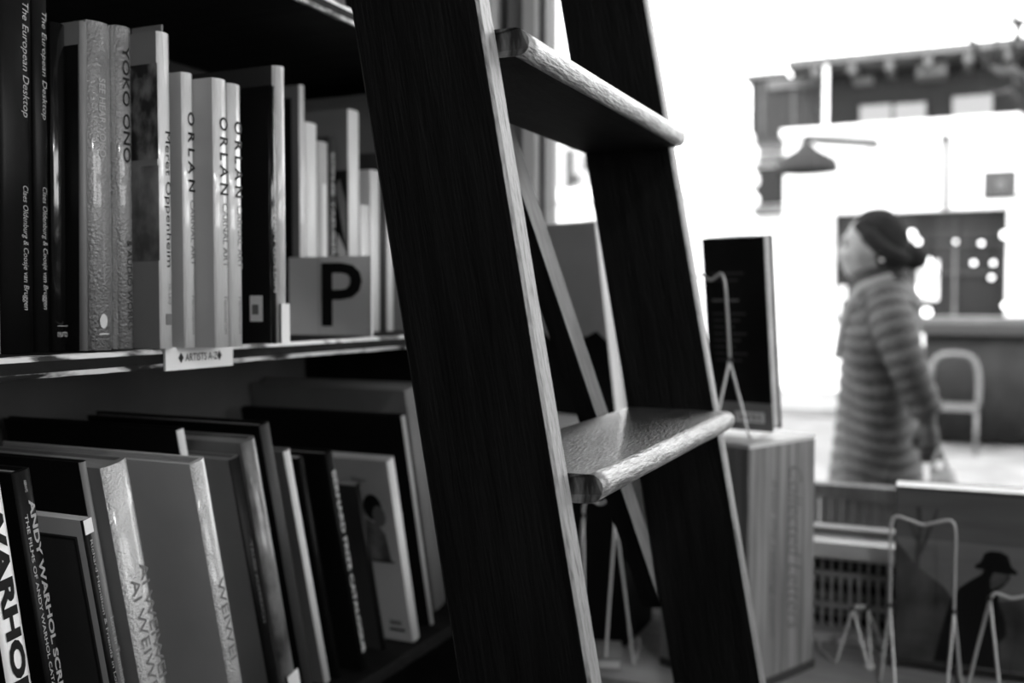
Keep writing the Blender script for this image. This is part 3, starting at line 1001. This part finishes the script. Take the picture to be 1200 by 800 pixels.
body = MB()
body.ball((.030, 0, 1.560), (.092, .074, .095), 24, 16)       # cranium
body.ball((.072, 0, 1.525), (.062, .060, .085), 20, 14)       # face
body.ball((.092, 0, 1.462), (.034, .036, .030), 16, 10)       # chin and jaw
body.ball((.060, 0, 1.475), (.055, .052, .040), 16, 10)
body.tube([(.126, 0, 1.555), (.138, 0, 1.530), (.150, 0, 1.508), (.128, 0, 1.500)], [.008, .010, .012, .012], 10)   # nose
body.ball((.124, 0, 1.566), (.014, .045, .012), 12, 8)        # brow
body.ball((.128, 0, 1.484), (.010, .020, .007), 12, 8)        # lips
body.ball((.126, 0, 1.472), (.010, .018, .007), 12, 8)
for s in (-1, 1):
    body.ball((.022, s * .074, 1.525), (.016, .007, .030), 10, 8)       # ears
    body.ball((.110, s * .034, 1.510), (.020, .016, .018), 10, 8)       # cheeks
body.tube([(.035, 0, 1.50), (.015, 0, 1.43), (-.005, 0, 1.37)], [.05, .052, .062], 16)     # neck


def ring(cx, z, a, b_, n=32, p=2.3):
    out = []
    for k in range(n):
        q = 2 * math.pi * k / n
        cx_, sy_ = math.cos(q), math.sin(q)
        out.append((cx + a * math.copysign(abs(cx_) ** (2 / p), cx_), b_ * math.copysign(abs(sy_) ** (2 / p), sy_), z))
    return out


body.loft([ring(.0, 1.40, .06, .10), ring(-.01, 1.36, .085, .17), ring(0, 1.25, .10, .17), ring(.005, 1.10, .09, .14), ring(0, .98, .10, .165), ring(0, .86, .10, .16)])


def limb(pts, rad):
    body.tube(smoothpath(pts, 5), [rad[min(int(i / 5), len(rad) - 1)] + (rad[min(int(i / 5) + 1, len(rad) - 1)] - rad[min(int(i / 5), len(rad) - 1)]) * (i % 5) / 5
                                   for i in range((len(pts) - 1) * 5 + 1)], 14)


def hand(c, dirv, side, curl=.6):
    """palm and five fingers below the wrist c, hanging along dirv"""
    dv = Vector(dirv).normalized()
    fwd = Vector((1, 0, 0))
    fwd = (fwd - dv * fwd.dot(dv)).normalized()
    inn = Vector((0, -side, 0))
    c = Vector(c)
    body.tube([c, c + dv * .035, c + dv * .085], [.022, .030, .028], 12)
    for k, ln in enumerate((.070, .078, .073, .058)):
        b0 = c + dv * .078 + fwd * (.027 - .018 * k)
        b1 = b0 + dv * ln * .45 + inn * ln * .12 * curl
        b2 = b1 + dv * ln * .25 + inn * ln * .35 * curl
        b3 = b2 - dv * ln * .05 + inn * ln * .35 * curl
        body.tube([b0, b1, b2, b3], [.0095, .009, .0085, .0075], 8)
    t0 = c + dv * .025 + fwd * .024
    t1 = t0 + dv * .03 + fwd * .022
    body.tube([t0, t1, t1 + dv * .028 + inn * .012], [.012, .011, .009], 8)


LW, RW = Vector((-.150, .215, .985)), Vector((.10, -.22, .92))
limb([(-.01, .165, 1.365), (-.085, .225, 1.17), LW], [.052, .042, .028])
limb([(-.01, -.165, 1.365), (.015, -.225, 1.12), RW], [.052, .042, .028])
hand(LW, (-.1, 0, -1), 1)
hand(RW, (.2, 0, -1), -1)
limb([(.0, .09, .90), (.15, .085, .50), (.19, .08, .10)], [.09, .062, .042])
limb([(.0, -.09, .90), (-.03, -.085, .49), (-.27, -.08, .15)], [.09, .062, .042])
body.tube([(.16, .08, .055), (.22, .08, .05), (.33, .082, .04)], [.045, .046, .032], 12)
body.tube([(-.30, -.08, .13), (-.25, -.08, .085), (-.18, -.08, .035)], [.042, .045, .032], 12)
tmp = body.build('body', [SKIN])
md = tmp.modifiers.new('fuse', 'REMESH')
md.mode, md.voxel_size, md.use_smooth_shade = 'VOXEL', .0065, True
ms = tmp.modifiers.new('soft', 'SMOOTH')
ms.factor, ms.iterations = .5, 4
bpy.context.view_layer.update()
me = bpy.data.meshes.new_from_object(tmp.evaluated_get(bpy.context.evaluated_depsgraph_get()))
bpy.data.objects.remove(tmp)
me.materials.clear()
for m in (SKIN, TROU, GLOVE):
    me.materials.append(m)
for p in me.polygons:
    z = p.center.z
    p.material_index = 2 if (z < .11 or (.70 < z < 1.04 and abs(p.center.y) > .175)) else (1 if z < 1.0 else 0)
    p.use_smooth = True
bo = bpy.data.objects.new('body', me)
COL.objects.link(bo)
bo.parent = per
for s in (-1, 1):
    MB().ball((.117, s * .032, 1.545), (.010, .013, .009), 10, 8).build('eye', INK, per)
# hair cap: shell over cranium, swept to a low bun
hair = MB()
rings = []
for i in range(1, 15):
    a = -math.pi * .36 + (math.pi * .86) * i / 14
    rg = []
    for k in range(24):
        q = 2 * math.pi * k / 24
        cx, cy, cz = math.cos(a) * math.cos(q), math.cos(a) * math.sin(q), math.sin(a)
        rr = 1 + .045 * math.sin(q * 7 + a * 9) + .03 * math.sin(q * 3 - a * 5)
        X = .022 + cx * .100 * rr
        # hairline: keep the face free
        lim = .092 if cz > .62 else .040 + .052 * max(0, cz / .62) ** 1.6 if cz > 0 else .040 + .03 * cz
        X = min(X, lim)
        rg.append((X, cy * .083 * rr, 1.562 + cz * .106))
    rings.append(rg)
hair.loft(rings)
hair.tube([(-.03, 0, 1.53), (-.055, 0, 1.505), (-.07, 0, 1.50)], [.06, .04, .03], 14)
hair.ball((-.022, 0, 1.492), (.052, .078, .050), 18, 12)
for sd in (-1, 1):
    hair.tube(smoothpath([(.078, sd * .052, 1.612), (.045, sd * .076, 1.575), (.008, sd * .084, 1.535), (-.035, sd * .072, 1.505), (-.072, sd * .03, 1.495)], 5),
              [.020] * 5 + [.028] * 12 + [.026] * 4, 12)
hair.build('hair', HAIR, per)
bun = MB()
bun.ball((-.094, 0, 1.500), (.043, .046, .043), 16, 12)
for k in range(6):
    q = k * math.pi / 3
    bun.tube([(-.088 + .02 * math.cos(q), .03 * math.sin(q), 1.52), (-.105 + .01 * math.cos(q), .032 * math.sin(q), 1.50), (-.09 + .02 * math.cos(q), .03 * math.sin(q), 1.472)], .010, 6)
bun.build('hair_bun', HAIR, per)
MB().ball((.0, .081, 1.492), .006, 8, 6).build('earring', CARDW, per)
# scarf collar
sc_ = MB()
sc_.loft([[(p[0] + (1.44 - z) * -.15, p[1], p[2] + p[0] * -.25) for p in ring(.02, z, a, b_)] for z, a, b_ in
          ((1.385, .085, .11), (1.405, .092, .10), (1.43, .082, .08), (1.455, .076, .072), (1.475, .070, .066), (1.47, .058, .056))], cap=False)
sc_.build('scarf', SCARF, per)
# pale hood edge running down the open collar
LAP = mat('pale_lining', .08, .8, .2, v2=.12, scale=20)
for s in (-1, 1):
    MB().tube(smoothpath([(-.03, s * .09, 1.43), (.045, s * .122, 1.40), (.086, s * .118, 1.35), (.114, s * .095, 1.27), (.134, s * .05, 1.17)], 6),
              [.020] * 6 + [.024] * 12 + [.018] * 7, 10).build('hood_edge', LAP, per)
# quilted coat
keys = [(1.425, .0, .075, .085), (1.40, -.005, .09, .13), (1.36, -.006, .108, .185), (1.25, .006, .118, .195), (1.10, .012, .120, .185), (.95, .012, .130, .195), (.80, .015, .142, .205), (.62, .02, .158, .215)]


def lerp_keys(z):
    for a, b_ in zip(keys, keys[1:]):
        if a[0] >= z >= b_[0]:
            f = (a[0] - z) / (a[0] - b_[0])
            return [a[i] + (b_[i] - a[i]) * f for i in (1, 2, 3)]
    return keys[-1][1:]


def quilt(z):
    return abs(math.sin(math.pi * z / .046)) ** .6


ct = MB()
rings = []
nz = 140
for i in range(nz + 1):
    z = 1.425 - (1.425 - .62) * i / nz
    cx, a, b_ = lerp_keys(z)
    rg = []
    for x_, y_, z_ in ring(cx, z, a, b_, 48):
        th = math.atan2(y_, x_ - cx)
        qd = .011 * quilt(z + .012 * math.sin(th * 3 + z * 9)) - .004
        rg.append((x_ + qd * math.cos(th), y_ + qd * math.sin(th), z_))
    rg = [(x_, y_, z_ + .006 * math.sin(5 * math.atan2(y_, x_) + z_ * 3)) for x_, y_, z_ in rg]
    rings.append(rg)
ct.loft(rings, cap=False)
STRIPE = mat('coat_seams', .004, .6, .3)
for i, f in enumerate(ct.f):
    z = ct.v[f[0]][2]
    th = math.atan2(ct.v[f[0]][1], ct.v[f[0]][0])
    if quilt(z + .012 * math.sin(th * 3 + z * 9)) < .60:
        ct.m[i] = 1
ct.build('coat', [mat('coat_shell', .010, .55, .2, v2=.038, scale=9), STRIPE], per)
MB().box((.0, -.012, .64), (.012, .012, 1.36)).build('zip', INK, per)
bpy.context.view_layer.update()
zp = [o for o in per.children if o.name.startswith('zip')][0]
zp.location = (.118, 0, 0)


def sleeve(pts, rad):
    P = smoothpath(pts, 30)
    R = []
    n = len(P) - 1
    L = 0
    for i, p in enumerate(P):
        if i:
            L += (p - P[i - 1]).length
        f = i / n * (len(rad) - 1)
        k = min(int(f), len(rad) - 2)
        R.append(rad[k] + (rad[k + 1] - rad[k]) * (f - k) + .008 * abs(math.sin(math.pi * L / .042)) ** .6 - .004)
    mb = MB().tube(P, R, 18)
    L = 0
    for i in range(n):
        L += (P[i + 1] - P[i]).length
        if abs(math.sin(math.pi * (L - .005) / .042)) ** .6 < .62:
            for k in range(18):
                mb.m[i * 18 + k] = 1
    return mb


CS = [MATS['coat_shell'], STRIPE]
sleeve([(-.012, .145, 1.385), (-.045, .205, 1.28), (-.088, .23, 1.16), LW + Vector((.0, 0, .02))], [.060, .068, .058, .045]).build('sleeve', CS, per)
sleeve([(-.012, -.145, 1.385), (.0, -.215, 1.26), (.018, -.235, 1.12), RW + Vector((.0, 0, .02))], [.060, .068, .058, .045]).build('sleeve', CS, per)
# shopping bag hanging from the gloved hand
hw = Matrix.Rotation(math.pi / 2, 4, 'Z') @ (LW + Vector((-.035, .01, -.085)))
bag = empty('shopping_bag', (pp.x + hw.x, pp.y + hw.y, LW.z - .085 - .405), (0, 0, math.pi / 2))
tag(bag, 'pale soft shopping bag hanging from the gloved hand', 'bag')
BAGM = mat('pale_plastic', .09, .4, .4, v2=.15, scale=6, bump=.4, bscale=12)
mb = MB()
mb.loft([[(x_ * (1 + .05 * math.sin(z * 40 + y_ * 60)), y_, z) for x_, y_, _ in ring(-.01, 0, a, b_, 28)] for z, a, b_ in
         ((0, .06, .05), (.02, .075, .07), (.12, .075, .075), (.22, .065, .06), (.30, .045, .04), (.345, .03, .02))])
mb.build('body', BAGM, bag)
for s in (-1, 1):
    MB().tube(smoothpath([(-.025, s * .015, .335), (-.012, s * .012, .38), (.0, s * .006, .41), (.012, s * .012, .38), (.025, s * .015, .335)], 5), .006).build('handle', BAGM, bag)

# ------------------------------------------------------------------ building across the street
FX = 16.0
WHT = mat('white_render', .80, .8, .2, v2=.84, scale=1.5)
BRK = mat('dark_brick', .013, .8, .2, v2=.022, scale=18, stretch=(1, 1, 3))
SIDE = mat('grey_siding', .026, .7, .3, v2=.046, scale=9, stretch=(1, 6, .4))
EAVE = mat('pale_eave', .07, .7, .3, v2=.11, scale=4)
SHOPG = mat('shop_dark_glass', .008, .2, .3, v2=.018, scale=2)
BLIND = mat('white_blind', .26, .8, .2)
bd = empty('building', (FX, -1, 0))
tag(bd, 'white rendered shop building with a dark brick upper storey across the street', 'building')
BI = Matrix.Translation(-bd.location)


def fpart(name, m, u0, u1, v0, v1, x=FX, dx=.12, parent=None, rows=None):
    """block on the facade plane x, spanning image columns u0..u1 and rows v0..v1, dx proud of it"""
    y0, y1 = at(u1, (v0 + v1) / 2, 'x', x).y, at(u0, (v0 + v1) / 2, 'x', x).y
    um = (u0 + u1) / 2
    z0, z1 = at(um, v1, 'x', x).z, at(um, v0, 'x', x).z
    o = MB().box((x - dx, y0, max(z0, .0)), (x, y1, z1)).build(name, m, bd)
    o.matrix_parent_inverse = BI
    return o


yl, yr = at(918, 300, 'x', FX).y, -11.0
zt = at(1060, 152, 'x', FX).z
wy0, wy1 = at(1180, 300, 'x', FX).y, at(977, 300, 'x', FX).y
wz0, wz1 = at(1080, 378, 'x', FX).z, at(1080, 247, 'x', FX).z
mb = MB().box((FX, yr, 0), (FX + .4, yl, wz0)).box((FX, yr, wz1), (FX + .4, yl, zt)).box((FX, yr, wz0), (FX + .4, wy0, wz1)).box((FX, wy1, wz0), (FX + .4, yl, wz1))
o = mb.build('wall', WHT, bd)
o.matrix_parent_inverse = BI
o = MB().box((FX - .08, yr, zt), (FX + .45, yl + .05, zt + .12)).build('parapet_coping', WHT, bd)
o.matrix_parent_inverse = BI
mb = MB().box((FX + .3, wy0, wz0), (FX + .35, wy1, wz1))
o = mb.build('shop_window', SHOPG, bd)
o.matrix_parent_inverse = BI
for uu in (977, 1070, 1117, 1176):
    fpart('window_mullion', EAVE if uu in (1117,) else SIDE, uu, uu + 4, 247, 378, FX + .3, .08)
for vv in (285, 318):
    fpart('window_transom', SIDE, 1080, 1178, vv, vv + 3, FX + .3, .07)
for k in range(6):
    fpart('shutter_slat', SIDE, 982, 1176, 250 + k * 5.2, 253.5 + k * 5.2, FX + .3, .05)
fpart('poster', WHT, 1075, 1100, 305, 352, FX + .3, .03)
fpart('poster', WHT, 979, 992, 335, 372, FX + .3, .03)
fpart('drainpipe', BRK, 1105.5, 1110.5, 163, 246, FX, .12)
fpart('pipe_cap', BRK, 1103, 1113, 160, 166, FX, .16)
# upper storey set back
UX = 17.2
y0, y1 = -11.5, at(880, 100, 'x', UX).y
z0, z1 = at(1000, 156, 'x', UX).z - 1.2, at(1060, 78, 'x', UX).z
for nm, m, ya, yb in (('upper_wall', BRK, y0, at(966, 100, 'x', UX).y), ('siding_wall', SIDE, at(966, 100, 'x', UX).y, y1)):
    o = MB().box((UX, ya, z0), (UX + .4, yb, z1)).build(nm, m, bd)
    o.matrix_parent_inverse = BI
zr = at(1060, 66, 'x', UX - .8).z
o = MB().box((UX - .8, y0, zr), (UX + 5, at(922, 80, 'x', UX - .8).y, zr + .12)).build('roof', EAVE, bd)
o.matrix_parent_inverse = BI
o = MB().box((UX - .1, at(922, 90, 'x', UX).y, z1), (UX + 5, y1 + .1, z1 + .08)).build('low_roof', EAVE, bd)
o.matrix_parent_inverse = BI
jo = MB().box((UX - .75, -.06, zr - .16), (UX, .06, zr)).build('joist', EAVE, bd)
jo.matrix_parent_inverse = BI
y = -5.0
jo.location.y = -5.5
yend = at(930, 80, 'x', UX).y
while y < yend:
    c = jo.copy()
    COL.objects.link(c)
    c.location.y = y
    y += .55
for ua, ub, va, vb in ((1008, 1045, 124, 151), (1048, 1085, 122, 150), (1116, 1163, 113, 148)):
    fpart('window_frame', BLACKM, ua - 3, ub + 3, va - 4, vb + 4, UX, .06)
    fpart('window_blind', BLIND, ua, ub, va, vb, UX, .09)
for k in range(9):
    fpart('siding_board', EAVE if k % 4 == 1 else SIDE, 884 + k * 9, 886.5 + k * 9, 84, 158, UX, .05)
fpart('light_band', EAVE, 900, 960, 92, 104, UX, .08)
fpart('wall_fan', EAVE, 1075, 1110, 82, 96, UX, .5)
fpart('wall_vent', EAVE, 1001, 1024, 90, 101, UX, .12)
fpart('flagpole', WHT, 966, 971, 40, 158, FX + .5, .06)

# recess left of the white wall
nb = empty('neighbour_building', (FX + .6, 1.9, 0))
tag(nb, 'pale low building with a dark shuttered opening left of the white shop', 'building')
ya, yb = yl + .005, at(852, 300, 'x', FX + .6).y
zt2 = at(890, 178, 'x', FX + .6).z
MB().box((0, ya - 1.9, 0), (.5, yb - 1.9, zt2)).build('wall', WHT, nb)
MB().box((-.10, ya - 1.9, zt2), (.5, yb - 1.9 + .1, zt2 + .1)).build('coping', EAVE, nb)


def npart(name, m, u0, u1, v0, v1, dx):
    X = FX + .6
    a, c = at(u1, v0, 'x', X), at(u0, v1, 'x', X)
    return MB().box((-dx, max(a.y, ya) - 1.9, c.z), (0, c.y - 1.9, a.z)).build(name, m, nb)


npart('shutter', BRK, 884, 919, 196, 240, .06)
npart('shutter_head', EAVE, 882, 919, 180, 195, .08)
npart('shutter_sill', EAVE, 882, 919, 241, 254, .08)
npart('doorpost', SIDE, 852, 864, 200, 285, .08)

# pale far building seen between the rails
fb = empty('far_building', (24, 10.5, 0))
tag(fb, 'hazy pale building far down the street between the ladder rails', 'building')
FBM = mat('far_pale_wall', .34, .8, .2, v2=.42, scale=.6)
zc = at(670, 165, 'x', 24).z
fy0, fy1 = at(706, 200, 'x', 24).y - 10.5, at(600, 200, 'x', 24).y - 10.5
MB().box((0, fy0, 0), (4, fy1, zc + .8)).build('wall', FBM, fb)
MB().box((-.2, fy0 - .1, zc + .8), (4, fy1, zc + 1.0)).build('roof', EAVE, fb)
for u0, u1, v0, v1 in ((646, 654, 160, 205), (664, 672, 175, 222), (684, 694, 180, 200), (672, 680, 205, 215)):
    a, c = at(u1, v0, 'x', 24), at(u0, v1, 'x', 24)
    MB().box((-.05, a.y - 10.5, c.z), (0, c.y - 10.5, a.z)).build('window', SIDE if u0 != 646 else WHT, fb)
# low white garden wall
gw = empty('garden_wall', (8.2, 3.3, 0))
tag(gw, 'low white wall with bright coping seen between the ladder rails', 'wall')
a = at(672, 232, 'x', 8.2)
c = at(672, 254, 'x', 8.2)
MB().box((0, -1.6, 0), (.3, 2, a.z - .02)).build('body', mat('white_stone', .5, .8, .2, v2=.75, scale=5), gw)
MB().box((-.06, -1.65, a.z - .02), (.36, 2.05, at(672, 222, 'x', 8.2).z)).build('coping', WHT, gw)

# gooseneck wall lamp, hanging sign, globe-strung post
wl = empty('wall_lamp', (FX - .9, at(945, 180, 'x', FX - .9).y, at(945, 180, 'x', FX - .9).z))
tag(wl, 'dark shade wall lamp on an arm at the corner of the white wall', 'lamp')
mb = MB().loft([[(r_ * math.cos(q), r_ * math.sin(q), z_) for q in [k * math.pi / 8 for k in range(16)]] for z_, r_ in ((.14, .08), (.05, .16), (-.10, .42), (-.26, .46))], cap=False)
mb.build('shade', BRK, wl)
MB().tube(smoothpath([(0, 0, .1), (0, 0, .22), (.2, -.25, .2), (.88, -.9, .22)], 6), .06).build('arm', SIDE, wl)
MB().ball((0, 0, -.12), .08, 10, 8).build('bulb', emit_mat('lamp_glow', 3), wl)
hs = empty('hanging_sign', (FX - .62, at(1172, 218, 'x', FX - .5).y, at(1172, 232, 'x', FX - .5).z))
tag(hs, 'small dark box sign on a bracket above the shop window', 'sign')
MB().box((-.08, -.20, .02), (.08, .22, .36)).build('box', DARKC, hs)
MB().box((-.02, -.9, -.03), (.02, .22, .01)).build('bracket', DARKC, hs)
MB().ball((-.085, .0, .15), (.01, .06, .09), 10, 8).build('emblem', EAVE, hs)
MB().box((.08, -.02, .15), (.5, .02, .19)).build('arm', DARKC, hs)
gp = empty('strung_post', (13.6, at(872, 300, 'x', 13.6).y, 0))
tag(gp, 'post wound with white globe lights left of the white wall', 'post')
ztp = at(878, 165, 'x', 13.6).z
MB().tube([(0, 0, 0), (0, 0, ztp)], .05, 10).build('post', EAVE, gp)
gb = MB().ball((0, 0, 0), .12, 10, 8).build('globe', WHT, gp)
gb.location = (-.05, 0, ztp)
for k in range(18):
    c = gb.copy()
    COL.objects.link(c)
    c.location = (-.08 + .03 * math.sin(k), .09 * math.sin(k * 1.9), ztp - .09 * k)
    c.scale = [1.2 - .02 * k] * 3

# hanging bulbs in the shop window opposite
EB = emit_mat('bulb_glow', 2.5)
bl = None
BL = [(1068, 275, .11), (1076, 283, .07), (1087, 306, .09), (1092, 320, .10), (1141, 308, .05), (1164, 308, .05), (1162, 325, .05), (1120, 283, .04), (1150, 285, .05), (1177, 275, .08),
      (1178, 358, .07), (1080, 340, .12), (1086, 366, .11)]
for i, (u, v, r_) in enumerate(BL):
    r_ *= .62
    p = at(u, v, 'x', FX + .06 + .04 * (i % 4))
    o = MB().ball((0, 0, 0), r_, 10, 8)
    rt = empty('pendant_bulb', p)
    place = ['topmost left', 'small upper', 'bright middle left', 'lower left', 'centre', 'centre right', 'lower centre', 'upper middle', 'upper right of middle', 'rightmost top', 'rightmost low',
             'low left', 'lowest left'][i]
    tag(rt, 'glowing %s bulb hanging in the shop window opposite' % place, 'lamp', 'bulbs in the shop window opposite')
    o.build('globe', EB, rt)
    MB().tube([(0, 0, r_), (0, 0, max(.02 + r_, wz1 - p.z))], .008, 6).build('cord', BLACKM, rt)

# street stall with dark skirt and a metal chair
cs = at(1160, 498, 'z', -.0)
X0 = 11.3
g0 = at(1124, 498, 'x', X0)
stl = empty('street_stall', (X0, g0.y, -.12))
tag(stl, 'dark skirted street stall with pale counter edge at the right', 'stall')
hz = at(1150, 372, 'x', X0).z + .12
mb = MB()
rings = []
for z, o_ in ((.06, .0), (hz * .45, .02), (hz * .87, .04)):
    rings.append([(-.02 + .035 * math.sin(k * 1.3) * (1 - z / hz), .35 - k * .08 - (.35 if k else 0) * 0, z + (.03 * math.sin(k * 1.7) if z < .1 else 0)) for k in range(40)])
rings2 = [r_ + [(p[0] + 1.1, p[1], p[2]) for p in reversed(r_)] for r_ in rings]
mb.loft(rings2)
mb.build('skirt', mat('stall_skirt', .007, .7, .2, v2=.014, scale=4), stl)
MB().box((-.10, -2.9, hz * .87), (1.2, .40, hz * .95)).build('counter', mat('stall_counter', .028, .6, .3), stl)
MB().box((-.12, -2.9, hz * .95), (1.2, .42, hz)).build('counter_edge', EAVE, stl)
for y in (.2, -2.5):
    MB().box((.3, y, 0), (.38, y + .08, hz * .87)).build('leg', DARKC, stl)
ch = empty('metal_chair', (10.9, at(1118, 470, 'x', 10.9).y, -.12))
tag(ch, 'pale metal chair with arched back beside the dark stall', 'chair')
CHM = mat('pale_metal', .11, .4, .5, metal=.2)
MB().tube(smoothpath([(.0, .22, .45), (.02, .22, .75), (.03, .16, .92), (.03, 0, .96), (.03, -.16, .92), (.02, -.22, .75), (0, -.22, .45)], 5), .028).build('back_arch', CHM, ch)
MB().box((-.42, -.22, .43), (.02, .22, .47)).build('seat', CHM, ch)
for x in (-.4, .0):
    for y in (-.2, .2):
        MB().tube([(x, y, 0), (x, y, .44)], .018).build('leg', CHM, ch)

# bare tree at the right
tr = empty('street_tree', (9.2, -1.35, -.12))
tag(tr, 'bare street tree whose branches reach in at the top right', 'tree')
BARK = mat('bark', .02, .8, .2, v2=.045, scale=12)


def tp(u, v, x=9.2):
    return at(u, v, 'x', x) - Vector(tr.location)


MB().tube(smoothpath([(0, 0, 0), (.03, -.02, 1.2), (.0, .05, 2.3), tuple(tp(1240, 150))], 6), [.12] * 7 + [.10] * 6 + [.08] * 6, 10).build('trunk', BARK, tr)
BR = [([(1240, 150), (1205, 105), (1180, 85), (1150, 62), (1124, 41)], .05), ([(1195, 98), (1188, 60), (1192, 25), (1180, -20)], .03), ([(1180, 85), (1168, 62), (1166, 44)], .018),
      ([(1240, 150), (1215, 60), (1200, 28), (1160, 12), (1148, -15)], .035), ([(1200, 28), (1185, 14), (1170, -15)], .02), ([(1215, 60), (1196, 40), (1187, 30)], .016),
      ([(1215, -20), (1140, -18), (1105, 18), (1098, 28), (1050, 12)], .014), ([(1140, -18), (1110, -5), (1103, 22)], .012), ([(1240, 150), (1200, 130), (1178, 108), (1150, 100)], .025)]
for pts, r_ in BR:
    P = smoothpath([tp(*p) for p in pts], 6)
    n = len(P)
    P = [p + Vector((.25 * math.sin(i * .5), .01 * math.sin(i * 2.1), .01 * math.cos(i * 1.7))) for i, p in enumerate(P)]
    MB().tube(P, [r_ * (1 - .75 * i / n) for i in range(n)], 7).build('branch', BARK, tr)
